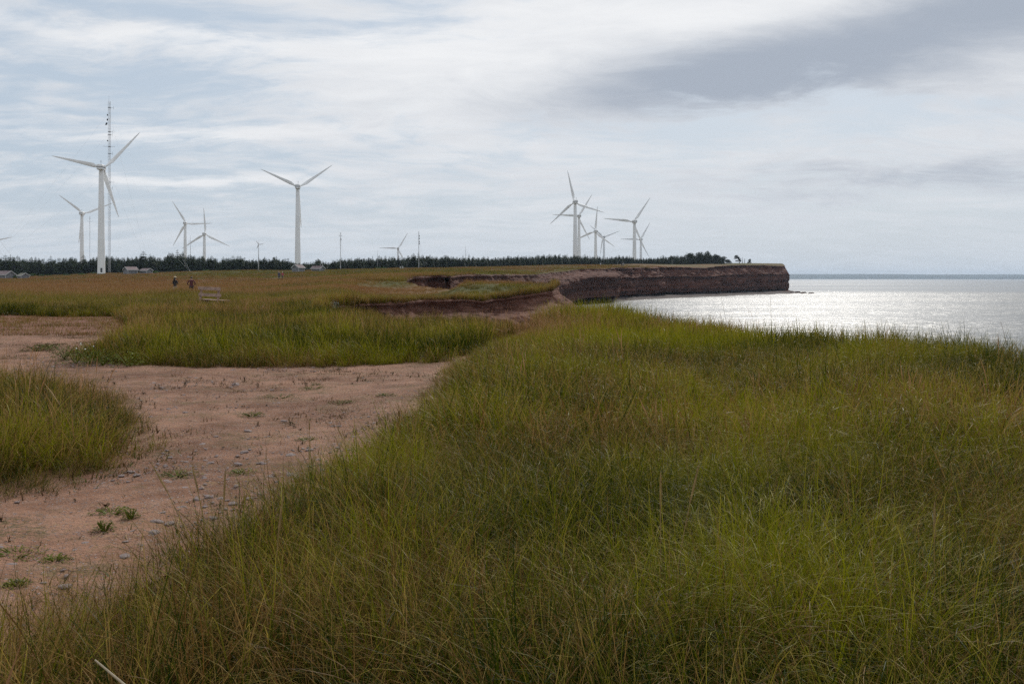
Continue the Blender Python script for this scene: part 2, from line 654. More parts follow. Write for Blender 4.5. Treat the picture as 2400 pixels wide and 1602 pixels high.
def mat_path():
    m, N, b, out = new_mat('red_dirt')
    p = pos(N)
    n1 = N.noise(p, 0.55, 6, 0.6)
    n2 = N.noise(p, 4.0, 6, 0.65)
    n3 = N.noise(p, 45.0, 4, 0.6)
    c = N.mix(N.mr(N.m('ADD', N.m('MULTIPLY', n1, 0.6), N.m('MULTIPLY', N.noise(p, 2.1, 6, 0.7), 0.4)), 0.38, 0.62), (0.178, 0.086, 0.050), (0.365, 0.200, 0.130))
    c = N.mix(N.mr(n2, 0.5, 0.78), c, (0.33, 0.21, 0.155))
    c = N.mix(N.mr(N.m('ADD', n2, N.m('MULTIPLY', n1, 0.5)), 0.55, 0.30), c, (0.135, 0.066, 0.040))
    # grit: small stones of their own colour
    v = N.n('ShaderNodeTexVoronoi')
    N.put(v.inputs['Vector'], p)
    v.inputs['Scale'].default_value = 42
    g = N.sep(v.outputs['Color'])
    grit = N.m('MULTIPLY', N.mr(v.outputs['Distance'], 0.42, 0.30), N.mr(N.m('ADD', g[0], N.m('MULTIPLY', N.noise(p, 0.8, 3), 0.9)), 1.05, 1.15))
    c = N.mix(grit, c, N.mix(g[1], (0.22, 0.16, 0.15), (0.42, 0.34, 0.31)))
    # thin film of green and straw
    c = N.mix(N.m('MULTIPLY', N.mr(N.noise(p, 1.3, 6, 0.7), 0.47, 0.66), N.mr(N.noise(p, 24.0, 5, 0.7), 0.42, 0.60)), c, (0.150, 0.108, 0.050))
    N.put(b.inputs['Base Color'], c)
    b.inputs['Roughness'].default_value = 0.92
    b.inputs['Specular IOR Level'].default_value = 0.15
    hh = N.m('ADD', N.m('MULTIPLY', n2, 1.2), N.m('ADD', N.m('MULTIPLY', n3, 0.5), N.m('MULTIPLY', grit, 0.6)))
    N.put(b.inputs['Normal'], N.bump(hh, 1.0, 0.07))
    return m


def mat_cliff(name, a, c, dk, sc):
    m, N, b, out = new_mat(name)
    p = pos(N)
    warp = N.noise(p, 0.12 * sc, 4, 0.6)
    x, y, z = N.sep(p)
    zz = N.m('ADD', z, N.m('MULTIPLY', warp, 2.2 / sc))
    st = N.noise(N.xyz(N.m('MULTIPLY', x, 0.03 * sc), N.m('MULTIPLY', y, 0.03 * sc), N.m('MULTIPLY', zz, 1.5 * sc)), 1.0, 6, 0.7)
    pt = N.noise(p, 0.35 * sc, 8, 0.68)
    col = N.mix(N.mr(pt, 0.3, 0.7), a, c)
    col = N.mix(N.m('MULTIPLY', N.mr(st, 0.55, 0.40), 0.65), col, dk)
    col = N.mix(N.m('MULTIPLY', N.mr(N.noise(p, 1.6 * sc, 5, 0.7), 0.56, 0.72), 0.5), col, (0.26, 0.155, 0.125))
    N.put(b.inputs['Base Color'], col)
    b.inputs['Roughness'].default_value = 0.9
    b.inputs['Specular IOR Level'].default_value = 0.2
    hh = N.m('ADD', N.m('MULTIPLY', st, 1.2), N.m('ADD', pt, N.m('MULTIPLY', N.noise(p, 2.2 * sc, 5, 0.7), 0.5)))
    N.put(b.inputs['Normal'], N.bump(hh, 1.0, 0.8 / sc))
    return m


M_LAND = mat_land()
M_PATH = mat_path()
M_CLIFF = mat_cliff('red_sandstone', (0.096, 0.034, 0.021), (0.150, 0.062, 0.040), (0.055, 0.021, 0.015), 1.0)
M_BANK = mat_cliff('red_earth_bank', (0.155, 0.066, 0.044), (0.260, 0.130, 0.090), (0.105, 0.045, 0.032), 3.0)


# ------------------------------------------------------------------ land sheet
def build_land():
    pts = [Vector(p) for p in OUTLINE]
    ne = len(pts)
    xs, ys = [], []
    d = 1.2
    while d < 1150:
        ratio = 1.028 if d < 130 else (1.02 if d < 650 else 1.08)
        px = np.arange(-2200, 4600, 42 if d > 3 else 160) + RNG.uniform(-15, 15)
        xs.append((px - 1200) / F * d)
        ys.append(np.full(len(px), d) * (1 + RNG.uniform(-.2, .2, len(px)) * (ratio - 1)))
        d *= ratio
    xs = np.concatenate(xs); ys = np.concatenate(ys)
    gx, gy = np.meshgrid(np.arange(-110, 30, 6.0), np.arange(-42, 1, 6.0))
    xs = np.r_[xs, gx.ravel()]; ys = np.r_[ys, gy.ravel()]
    k = on_land(xs, ys)
    xs, ys = xs[k], ys[k]
    dd = polydist(xs, ys, OUTLINE)
    k = dd > 0.15 + 0.002 * np.hypot(xs, ys)
    pts += [Vector((a, b)) for a, b in zip(xs[k].tolist(), ys[k].tolist())]
    edges = [(i, (i + 1) % ne) for i in range(ne)]
    r = geometry.delaunay_2d_cdt(pts, edges, [], 1, 1e-5)
    V = np.array([(v.x, v.y) for v in r[0]])
    z = hgt(V[:, 0], V[:, 1])
    inside_path = inpoly(V[:, 0], V[:, 1], PATH)
    z = z - 0.03 * inside_path
    me = bpy.data.meshes.new('land')
    me.from_pydata(np.c_[V, z].tolist(), [], [tuple(f) for f in r[2]])
    me.shade_smooth()
    a = me.attributes.new('dry', 'FLOAT', 'POINT')
    a.data.foreach_set('value', dryness(V[:, 0], V[:, 1]).astype(np.float32))
    a = me.attributes.new('sward', 'FLOAT', 'POINT')
    sw = np.clip((V[:, 1] - 30) / 40, 0, 1)
    a.data.foreach_set('value', sw.astype(np.float32))
    o = link_obj('ground', me, M_LAND)
    tag(o, 'grassy red soil headland sloping gently up to the wood', 'ground', None, 'structure')
    n = me.polygons[0].normal
    if n.z < 0:
        me.flip_normals()
    return o


build_land()


def build_path():
    xs, ys = [], []
    d = 1.3
    P = []
    rows = []
    while d < 31:
        rows.append(d)
        d *= 1.010
    cols = np.arange(-1500, 1300, 9.0)
    D = np.array(rows)
    xx = (cols[None, :] - 1200) / F * D[:, None]
    yy = np.repeat(D[:, None], len(cols), 1)
    wob = (fbm(xx, yy, 0.9, 5, 3) - 0.5) * 0.5
    dist = polydist(xx, yy, PATH)
    ins = inpoly(xx, yy, PATH)
    sd = np.where(ins, dist, -dist) + wob
    z = hgt(xx, yy) + 0.008 + 0.035 * (fbm(xx, yy, 0.42, 12, 3) - 0.5) + 0.05 * (fbm(xx, yy, 1.1, 8, 4) - 0.5) * np.clip(sd + .3, 0, 1) + 0.022 * (fbm(xx, yy, 0.16, 9, 3) - 0.5)
    V = np.stack([xx, yy, z], -1)
    keep = sd > -0.30
    idx = np.arange(V.shape[0] * V.shape[1]).reshape(V.shape[:2])
    kf = keep[:-1, :-1] & keep[1:, :-1] & keep[:-1, 1:] & keep[1:, 1:]
    q = np.stack([idx[:-1, :-1], idx[:-1, 1:], idx[1:, 1:], idx[1:, :-1]], -1)[kf]
    used = np.unique(q)
    remap = -np.ones(idx.size, int)
    remap[used] = np.arange(len(used))
    me = bpy.data.meshes.new('dirt_path')
    me.from_pydata(V.reshape(-1, 3)[used].tolist(), [], remap[q].tolist())
    me.shade_smooth()
    o = link_obj('dirt_path', me, M_PATH)
    tag(o, 'bare red dirt path winding through the grass', 'path', None, 'structure')


build_path()


# ------------------------------------------------------------------ cliffs: ribbons hung from the outline
def lerp_prof(p, q, k):
    return [(a[0] * (1 - k) + b[0] * k, a[1] * (1 - k) + b[1] * k) for a, b in zip(p, q)]


ROWS = 44
BANKS = {}


def cliff_chain(chain):
    """chain: list of (name, key, profile, amp, nscale, ledge, material, label, category); neighbours share their edge column"""
    pts, prof, par, span = [], [], [], []
    for (name, key, pf, amp, ns, ledge, mat, label, cat) in chain:
        q = SECT[key]
        n = len(q)
        z = hgt(np.array([p[0] for p in q]), np.array([p[1] for p in q]))
        st = 0 if not pts else 1
        a0 = max(len(pts) - 1, 0)
        for i in range(st, n):
            pr = pf(i / (n - 1), q[i], z[i])
            cum = np.r_[0, np.cumsum([math.hypot(b[0] - a[0], b[1] - a[1]) for a, b in zip(pr, pr[1:])])]
            sres = np.linspace(0, cum[-1], ROWS)
            prof.append(np.c_[np.interp(sres, cum, [a[0] for a in pr]), np.interp(sres, cum, [a[1] for a in pr])])
            pts.append(q[i])
            par.append((amp, ns, ledge))
        span.append((a0, len(pts) - 1))
    pts = np.array(pts)
    prof = np.array(prof)
    par = np.array(par)
    n = len(pts)
    base_z = prof[:, :1, 1].copy()
    ker = np.hanning(11)
    ker /= ker.sum()

    def smooth(a):
        p = np.concatenate([np.repeat(a[:1], 5, 0), a, np.repeat(a[-1:], 5, 0)])
        return sum(k * p[i:i + len(a)] for i, k in enumerate(ker))
    rel = prof.copy()
    rel[:, :, 1] -= base_z
    rel = smooth(rel)
    par[:, :2] = smooth(par[:, :2])
    tang = np.array([pts[min(i + 4, n - 1)] - pts[max(i - 4, 0)] for i in range(n)])
    tang /= np.linalg.norm(tang, axis=1)[:, None] + 1e-9
    nrm = smooth(np.c_[tang[:, 1], -tang[:, 0]]) * SIDE
    nrm /= np.linalg.norm(nrm, axis=1)[:, None] + 1e-9
    P = np.zeros((ROWS, n, 3))
    for i in range(n):
        amp, ns, ledge = par[i]
        for r in range(ROWS):
            o_, z_ = rel[i, r]
            z_ += base_z[i, 0]
            x_, y_ = pts[i] + nrm[i] * o_
            w = min(1.0, r / 4.0)
            q = noise.fractal(Vector((x_ / ns, y_ / ns, z_ / ns * 1.3)), 0.85, 2.1, 5)
            gul = abs(noise.noise(Vector((x_ / ns * 1.6, y_ / ns * 1.6, 7.7))))
            lb = 0
            if ledge:
                bed = math.floor(z_ / ledge + 0.6 * q) * ledge
                lb = noise.noise(Vector((bed * 3.1, 0.37, x_ / (ns * 6)))) * amp * 0.45
            o2 = (q * amp + lb - gul * amp * 1.4) * w
            zz = z_ + q * amp * 0.25 * w
            if r == 0:
                zz += 0.03
                o2 -= 0.06
            P[r, i] = (x_ + nrm[i][0] * o2, y_ + nrm[i][1] * o2, zz)
    for (name, key, pf, amp, ns, ledge, mat, label, cat), (a, b) in zip(chain, span):
        BANKS[name] = P[:, a:b + 1]
        o = grid_mesh(name, P[:, a:b + 1], mat, smooth=False)
        tag(o, label, cat, None, 'structure')


# the outline runs anticlockwise or clockwise: pick the side that faces away from the land
_a, _b = SECT['far'][40], SECT['far'][42]
_t = (_b - _a) / np.linalg.norm(_b - _a)
SIDE = 1.0
_q = (_a + _b) / 2 + np.array([_t[1], -_t[0]]) * 6
if inpoly(np.array([_q[0]]), np.array([_q[1]]), OUTLINE)[0]:
    SIDE = -1.0


def pf_low(u, p, z):        # plain drop to the sea
    return [(0.0, z), (0.12, z - 0.1), (0.05, z - 0.7), (0.7, z - 2.5), (1.6, z - 4.5), (2.6, SEA - 0.6)]


def pf_gnear(u, p, z):
    b = -1.6 - 4.5 * (1 - u)
    return [(0.0, z), (0.10, z - 0.1), (0.15, z - 0.6), (0.5, z - 1.0), (1.0, z + b * 0.8), (1.6, z + b)]


def pf_gfar(u, p, z):
    k = max(0.0, (u - 0.15) / 0.85)
    dep = 1.5 + 5.5 * k
    w = 1.0 + 9.0 * k ** 1.4
    return [(0.0, z), (0.15, z - 0.12), (-0.10, z - 0.35), (0.05, z - 0.6 - 0.25 * k), (0.25 * w, z - 0.85 - 0.35 * k), (0.6 * w, z - dep * 0.5), (w, z - dep)]


def pf_tip(u, p, z):
    return [(0.0, z), (0.1, z - 0.1), (0.2, z - 0.5), (1.0, z - 1.2), (2.6, z - 2.4), (5.5, z - 5.0), (8.0, SEA - 0.6)]


def pf_bay(u, p, z):
    k = max(0.0, min(1.0, (p[1] - 230) / 130))
    lo = SEA - 0.5
    H = z - lo
    a = [(0.0, z), (0.25, z - 0.25), (0.0, z - 0.5), (0.8, z - 0.2 * H), (2.0, z - 0.45 * H), (4.0, z - 0.75 * H), (6.0, lo)]
    # further out: pale eroded slope first, then an undercut dark wall
    b = [(0.0, z), (0.3, z - 0.6), (1.6, z - 0.10 * H), (4.0, z - 0.17 * H), (4.6, z - 0.22 * H), (1.6, z - 0.60 * H), (2.0, z - 0.8 * H), (5.5, lo)]
    return lerp_prof(a, b, k)


def pf_far(u, p, z):
    lo = SEA + 0.7
    H = z - lo
    e = min(1.0, u / 0.06)
    a = [(0.0, z), (0.6, z - 0.4), (0.1, z - 1.1), (3.2, z - 0.29 * H), (4.3, z - 0.33 * H), (3.0, z - 0.40 * H), (3.9, z - 0.78 * H), (2.2, z - 0.92 * H), (6.0, lo)]
    b = [(0.0, z), (0.5, z - 0.5), (1.6, z - 0.1 * H), (4.0, z - 0.25 * H), (5.5, z - 0.34 * H), (3.5, z - 0.75 * H), (3.0, z - 0.9 * H), (5.0, lo)]
    return lerp_prof(b, a, e)


cliff_chain([
    ('sea_bluff', 'near', pf_low, 0.25, 1.2, 0, M_BANK, 'low red bluff under the grass mound on the right', 'cliff'),
    ('gully_side', 'gnear', pf_gnear, 0.16, 0.9, 0, M_BANK, 'near side of the red gully behind the grass strip', 'bank'),
    ('gully_bank', 'gfar', pf_gfar, 0.30, 1.1, 0.35, M_BANK, 'eroded red earth bank under the turf of the grassy spur', 'bank'),
    ('spur_slope', 'tip', pf_tip, 0.32, 1.4, 0.5, M_BANK, 'crumbling red slope at the seaward tip of the spur', 'bank'),
    ('spur_back', 'bback', pf_low, 0.3, 1.4, 0, M_BANK, 'far side of the grassy spur facing the bay', 'bank'),
    ('bay_cliff', 'bay', pf_bay, 0.75, 4.5, 1.1, M_CLIFF, 'red cliff curving round the bay beyond the spur', 'cliff'),
    ('far_cliff', 'far', pf_far, 2.0, 8.5, 2.1, M_CLIFF, 'high dark red sandstone cliff ending at the open sea', 'cliff'),
    ('headland_back', 'back', lambda u, p, z: [(0, z), (1, z - 1), (2, z - 4), (4, SEA - 1)], 0.8, 9.0, 0, M_CLIFF, 'far end of the headland cliff round the point', 'cliff')])


# beach at the foot of the far cliff
def build_beach():
    pts = [np.array(p) for p in pl((1425, 392), (1440, 415), (1500, 452), (1550, 484), (1600, 508), (1650, 531), (1700, 562), (1750, 595), (1800, 632), (1850, 672))]
    wl = [np.array(p) for p in pl((1425, 384), (1470, 398), (1510, 418), (1550, 436), (1600, 452), (1650, 472), (1700, 490), (1760, 515), (1830, 548), (1915, 592))]
    n = 220
    def rs(q):
        L = np.r_[0, np.cumsum([np.linalg.norm(b - a) for a, b in zip(q, q[1:])])]
        s = np.linspace(0, L[-1], n)
        A = np.array(q)
        return np.c_[np.interp(s, L, A[:, 0]), np.interp(s, L, A[:, 1])]
    A, B = rs(pts), rs(wl)
    rows = 26
    P = np.zeros((rows, n, 3))
    for r in range(rows):
        u = r / (rows - 1)
        q = A * (1 - u) + B * u
        # run a little inland under the cliff and a little under the water
        q = A + (B - A) * (u * 1.12 - 0.10)
        P[r, :, :2] = q
        z = SEA + 1.3 * (1 - u) ** 1.6 - 0.22 + 0.0 * q[:, 0]
        z += 0.55 * (fbm(q[:, 0], q[:, 1], 9, 41, 4) - 0.5) * (0.5 + 0.8 * (1 - u))
        P[r, :, 2] = z
    o = grid_mesh('beach', P, simple_mat('dark_shingle', (0.050, 0.032, 0.026), 0.95, 0.45, 0.4, 0, 0.2, 1.2))
    tag(o, 'strip of dark red shingle at the foot of the far cliff', 'beach', None, 'structure')
    tip = pl((1845, 664), (1868, 640), (1890, 610), (1912, 600))
    m = MB()
    for k in range(60):
        u = random.random()
        j = min(int(u * 3), 2)
        f = u * 3 - j
        x = tip[j][0] * (1 - f) + tip[j + 1][0] * f + random.uniform(-7, 3)
        y = tip[j][1] * (1 - f) + tip[j + 1][1] * f + random.uniform(-12, 12)
        s = random.uniform(0.5, 1.8) * (1 - 0.6 * u)
        m.box((x, y, SEA + 0.25 * s), (s * random.uniform(1, 3), s * 1.3, s * 0.7), Matrix.Rotation(random.uniform(0, 3), 3, 'Z') @ Matrix.Rotation(random.uniform(-.3, .3), 3, 'X'))
    me = m.mesh('shore_rocks')
    bevel_mesh(me, 0.15, 1)
    o = link_obj('shore_rocks', me, M_CLIFF)
    tag(o, 'scatter of dark fallen rocks on the reef below the point', 'rocks', None, 'stuff')


build_beach()


# ------------------------------------------------------------------ sea, far shore
def mat_sea():
    m, N, b, out = new_mat('sea_water')
    p = pos(N)
    x, y, z = N.sep(p)
    w1 = N.noise(N.vm('MULTIPLY', p, (0.16, 0.30, 1)), 1.0, 3, 0.5, 0.3)
    w2 = N.noise(N.vm('MULTIPLY', p, (0.55, 1.0, 1)), 1.0, 4, 0.6, 0.4)
    w3 = N.noise(N.vm('MULTIPLY', p, (0.030, 0.045, 1)), 1.0, 3, 0.55)
    band = N.noise(N.vm('MULTIPLY', p, (0.0009, 0.0060, 1)), 1.0, 5, 0.6, 0.3)
    sw = N.noise(N.vm('MULTIPLY', p, (0.016, 0.075, 1)), 1.0, 3, 0.5, 0.6)
    h = N.m('ADD', N.m('ADD', N.m('ADD', N.m('MULTIPLY', sw, 1.3), N.m('MULTIPLY', w1, 0.95)), N.m('MULTIPLY', w2, 0.28)), N.m('MULTIPLY', w3, 1.6))
    far = N.mr(N.m('ADD', y, N.m('MULTIPLY', N.m('SUBTRACT', band, 0.5), 500.0)), 560.0, 760.0)
    st = N.m('MULTIPLY', N.mr(band, 0.36, 0.62, 0.6, 1.0), N.mr(far, 0.0, 1.0, 1.0, 0.62))
    b.inputs['Base Color'].default_value = (0.020, 0.030, 0.036, 1)
    b.inputs['IOR'].default_value = 1.33
    N.put(b.inputs['Roughness'], N.m('MULTIPLY', N.mr(band, 0.36, 0.62, 0.30, 0.38), N.mr(far, 0.0, 1.0, 1.0, 0.72)))
    N.put(b.inputs['Normal'], N.bump(h, st, 1.0))
    return m


def build_sea():
    xs = np.array([-16000, -4000, -1200, -300, 0, 60, 200, 600, 2000, 6000, 16000.0])
    ys = np.array([-60, 0, 60, 200, 450, 1000, 2500, 6000, 14000.0])
    P = np.zeros((len(ys), len(xs), 3))
    P[..., 0] = xs[None]
    P[..., 1] = ys[:, None]
    P[..., 2] = SEA
    o = grid_mesh('sea', P, mat_sea())
    tag(o, 'rippled silver sea beyond the cliffs', 'sea', None, 'structure')


build_sea()


def build_far_shore():
    n = 400
    xs = np.linspace(-3000, 9500, n)
    d0 = 10500 + 250 * np.sin(xs / 2500)
    prof = [(0, SEA - 2), (20, SEA + 5), (120, 0.42), (500, 0.85), (1100, 1.0), (2200, 0.7)]
    rid = 50 + 8 * (fbm(xs, xs * 0 + 5, 1800, 51, 4) - 0.5) * 2 + 3 * (fbm(xs, xs * 0, 160, 52, 3) - 0.5) - (xs - 3000) * 0.0009
    P = np.zeros((len(prof), n, 3))
    for r, (dy, h) in enumerate(prof):
        P[r, :, 0] = xs
        P[r, :, 1] = d0 + dy
        P[r, :, 2] = h if r < 2 else h * rid + 4 * (fbm(xs, xs * 0 + r * 300, 120, 53 + r, 2) - 0.5)
    o = grid_mesh('far_shore', P, simple_mat('far_woodland', (0.030, 0.046, 0.036), 0.95, 0.35, 0.004))
    tag(o, 'low wooded shore on the horizon across the water', 'hills', None, 'structure')
    wm = simple_mat('far_white_walls', (0.78, 0.78, 0.76), 0.7, 0.05)
    rm = simple_mat('far_grey_roof', (0.35, 0.36, 0.38), 0.7, 0.1)
    for px, py, w, lab in ((2034, 650.2, 22, 'larger white farm building on the far shore'), (2022, 648.6, 15, 'smaller white farm building uphill on the far shore')):
        c = P3(px, py, 10600 if py > 650 else 10750)
        t = thing('farm_building', lab, 'building', (c.x, c.y, c.z - 4), 0.3)
        MB().box((0, 0, 3), (w, 10, 6)).build('wall', wm, t)
        h = MB()
        a, bb = w / 2 + .5, 5.6
        h.add([(-a, -bb, 6), (a, -bb, 6), (a, bb, 6), (-a, bb, 6), (-a, 0, 9.5), (a, 0, 9.5)], [(0, 1, 5, 4), (2, 3, 4, 5), (0, 4, 3), (1, 2, 5), (0, 3, 2, 1)])
        h.build('roof', rm, t)


build_far_shore()

# ------------------------------------------------------------------ foliage: grass
def mat_grass(name, gcols, dcols, tip, trans=0.32):
    m, N, b, out = new_mat(name)
    t = m.node_tree
    bl = N.n('ShaderNodeAttribute', attribute_name='blade')
    rnd, along, r2 = N.sep(bl.outputs['Vector'])
    dry = N.n('ShaderNodeAttribute', attribute_name='dry', attribute_type='INSTANCER').outputs['Fac']
    tin = N.n('ShaderNodeAttribute', attribute_name='tint', attribute_type='INSTANCER').outputs['Fac']
    g = N.mix(N.mr(N.m('ADD', N.m('MULTIPLY', r2, 0.45), N.m('MULTIPLY', tin, 0.6)), 0.1, 0.9), gcols[0], gcols[1])
    dcol = N.mix(N.mr(r2, 0.1, 0.9), dcols[0], dcols[1])
    f = N.m('ADD', N.m('MULTIPLY', N.m('SUBTRACT', dry, rnd), 3.5), 0.5, clamp=True)
    c = N.mix(f, g, dcol)
    tp = N.m('MULTIPLY', N.mr(along, 0.45, 1.0), N.m('MULTIPLY', N.m('POWER', r2, 4.0), 1.0))
    c = N.mix(tp, c, tip)
    c = N.mix(N.m('MULTIPLY', N.mr(along, 0.42, 0.0), N.mr(r2, 0.1, 0.8, 0.85, 0.35)), c, (0.048, 0.027, 0.009))  # dead brown blade bases, painted darker still for the shade between clumps
    N.put(b.inputs['Base Color'], c)
    b.inputs['Roughness'].default_value = 0.42
    b.inputs['Specular IOR Level'].default_value = 0.035
    tr = N.n('ShaderNodeBsdfTranslucent')
    N.put(tr.inputs['Color'], N.mix(1.0, c, c))
    ms = N.n('ShaderNodeMixShader')
    ms.inputs[0].default_value = trans
    t.links.new(b.outputs[0], ms.inputs[1])
    t.links.new(tr.outputs[0], ms.inputs[2])
    t.links.new(ms.outputs[0], out.inputs[0])
    return m


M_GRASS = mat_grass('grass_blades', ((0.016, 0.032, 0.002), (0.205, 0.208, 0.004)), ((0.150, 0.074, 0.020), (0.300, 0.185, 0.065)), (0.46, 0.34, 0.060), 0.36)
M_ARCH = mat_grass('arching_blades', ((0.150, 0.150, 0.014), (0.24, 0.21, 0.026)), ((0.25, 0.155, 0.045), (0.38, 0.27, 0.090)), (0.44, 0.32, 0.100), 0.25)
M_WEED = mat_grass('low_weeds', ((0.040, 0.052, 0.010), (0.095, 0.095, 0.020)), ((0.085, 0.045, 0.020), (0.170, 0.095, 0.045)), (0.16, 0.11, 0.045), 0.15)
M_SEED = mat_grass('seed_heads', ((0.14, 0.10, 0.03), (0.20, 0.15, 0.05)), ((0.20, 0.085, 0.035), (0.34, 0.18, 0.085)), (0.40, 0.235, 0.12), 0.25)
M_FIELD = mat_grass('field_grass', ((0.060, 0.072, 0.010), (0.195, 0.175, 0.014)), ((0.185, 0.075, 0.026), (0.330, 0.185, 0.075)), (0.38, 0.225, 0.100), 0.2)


def blade_tuft(name, n, rad, hmin, hmax, w, seg, lean, curl, mat, seed, heads=0.0, headw=3.0, flat=0.0):
    rg = np.random.default_rng(seed)
    V, Fc, A = [], [], []
    for i in range(n):
        a = rg.uniform(0, 2 * math.pi)
        r = rad * math.sqrt(rg.uniform())
        base = np.array([r * math.cos(a), r * math.sin(a), -0.03])
        L = rg.uniform(hmin, hmax) * (rg.uniform(0.35, 0.75) if rg.uniform() < 0.45 else 1.0)
        phi = a + rg.normal(0, 1.1)
        th = abs(rg.normal(0, lean)) + flat * rg.uniform()
        cu = 0.35 * curl + abs(rg.normal(0, curl)) * (1.7 if rg.uniform() < 0.25 else 0.85)
        hk = rg.uniform(0.1, 0.75)
        dirh = np.array([math.cos(phi), math.sin(phi), 0])
        side0 = np.array([-math.sin(phi), math.cos(phi), 0])
        tw = rg.uniform(-0.9, 0.9)
        rnd, r2 = rg.uniform(), rg.uniform()
        ww = w * rg.uniform(0.6, 1.35)
        p = base.copy()
        ang = th
        b0 = len(V)
        hd = rg.uniform() < heads
        for s in range(seg + 1):
            t = s / seg
            side = side0 * math.cos(tw * t) + dirh * math.sin(tw * t) * 0.7
            k = (1 - t ** 1.7) if not hd else (0.45 if t < 0.72 else headw * 0.5 * math.sin(math.pi * min(1, (t - 0.68) / 0.33)) + 0.1)
            hw = ww * 0.5 * max(k, 0.06)
            V.append(p - side * hw); V.append(p + side * hw)
            q = (max(rnd * 0.5, 0) if hd else rnd, (0.8 + 0.2 * t) if hd and t > 0.6 else t, max(r2, 0.7) if hd and t > .6 else r2)
            A.append(q); A.append(q)
            d = dirh * math.sin(ang) + np.array([0, 0, 1]) * math.cos(ang)
            p = p + d * L / seg
            ang = min(ang + cu * (hk + 1.9 * (1 - hk) * t * t) * 2.3 / seg, 2.7)
        for s in range(seg):
            Fc.append((b0 + 2 * s, b0 + 2 * s + 1, b0 + 2 * s + 3, b0 + 2 * s + 2))
    me = bpy.data.meshes.new(name)
    me.from_pydata([tuple(v) for v in V], [], Fc)
    at = me.attributes.new('blade', 'FLOAT_VECTOR', 'POINT')
    at.data.foreach_set('vector', np.array(A, np.float32).ravel())
    me.shade_smooth()
    me.materials.append(mat)
    return bpy.data.objects.new(name, me)


def family(name, objs):
    c = bpy.data.collections.new(name)
    for o in objs:
        c.objects.link(o)
    return c


FAM = {
    'arch': family('arching_blades', [blade_tuft('tuft', 10, 0.12, 0.50, 0.85, 0.0040, 10, 0.45, 2.1, M_ARCH, 150 + i, 0.0) for i in range(6)]),
    'near': family('near_tufts', [blade_tuft('tuft', 66, 0.16, 0.36, 0.68, 0.0044, 7, 0.44, 1.25, M_GRASS, 100 + i, 0.004) for i in range(7)]),
    'mid': family('mid_tufts', [blade_tuft('tuft', 52, 0.21, 0.38, 0.70, 0.0080, 6, 0.40, 1.15, M_GRASS, 200 + i, 0.006) for i in range(6)]),
    'back': family('back_tufts', [blade_tuft('tuft', 48, 0.28, 0.40, 0.74, 0.0165, 4, 0.24, 0.60, M_GRASS, 300 + i, 0.02) for i in range(6)]),
    'field': family('field_tufts', [blade_tuft('tuft', 70, 0.60, 0.38, 0.74, 0.030, 3, 0.20, 0.40, M_FIELD, 400 + i, 0.35, 2.6) for i in range(6)]),
    'seedy': family('seedy_tufts', [blade_tuft('tuft', 12, 0.16, 0.5, 0.85, 0.0075, 6, 0.16, 0.30, M_SEED, 420 + i, 0.9, 2.4) for i in range(5)]),
    'far': family('far_tufts', [blade_tuft('tuft', 60, 1.5, 0.30, 0.62, 0.085, 2, 0.25, 0.4, M_FIELD, 500 + i, 0.2, 2.0) for i in range(5)]),
    'low': family('low_tufts', [blade_tuft('tuft', 30, 0.10, 0.03, 0.11, 0.009, 3, 0.7, 0.8, M_WEED, 600 + i, 0.0, 3, 0.5) for i in range(5)]),
    'short': family('short_tufts', [blade_tuft('tuft', 40, 0.30, 0.06, 0.16, 0.012, 2, 0.5, 0.5, M_FIELD, 650 + i, 0.0, 3, 0.3) for i in range(4)]),
}


def gn_tree(name, coll):
    g = bpy.data.node_groups.new(name, 'GeometryNodeTree')
    g.interface.new_socket('Geometry', in_out='INPUT', socket_type='NodeSocketGeometry')
    g.interface.new_socket('Geometry', in_out='OUTPUT', socket_type='NodeSocketGeometry')
    L = g.links.new
    gi = g.nodes.new('NodeGroupInput')
    go = g.nodes.new('NodeGroupOutput')
    mp = g.nodes.new('GeometryNodeMeshToPoints')
    ip = g.nodes.new('GeometryNodeInstanceOnPoints')
    ci = g.nodes.new('GeometryNodeCollectionInfo')
    ci.inputs['Collection'].default_value = coll
    ci.inputs['Separate Children'].default_value = True
    ci.inputs['Reset Children'].default_value = True

    def attr(nm, ty):
        a = g.nodes.new('GeometryNodeInputNamedAttribute')
        a.data_type = ty
        a.inputs['Name'].default_value = nm
        return a.outputs['Attribute']
    e2r = g.nodes.new('FunctionNodeEulerToRotation')
    L(gi.outputs[0], mp.inputs['Mesh'])
    L(mp.outputs[0], ip.inputs['Points'])
    L(ci.outputs[0], ip.inputs['Instance'])
    ip.inputs['Pick Instance'].default_value = True
    L(attr('variant', 'INT'), ip.inputs['Instance Index'])
    L(attr('turn', 'FLOAT_VECTOR'), e2r.inputs[0])
    L(e2r.outputs[0], ip.inputs['Rotation'])
    L(attr('size', 'FLOAT_VECTOR'), ip.inputs['Scale'])
    L(ip.outputs[0], go.inputs[0])
    return g


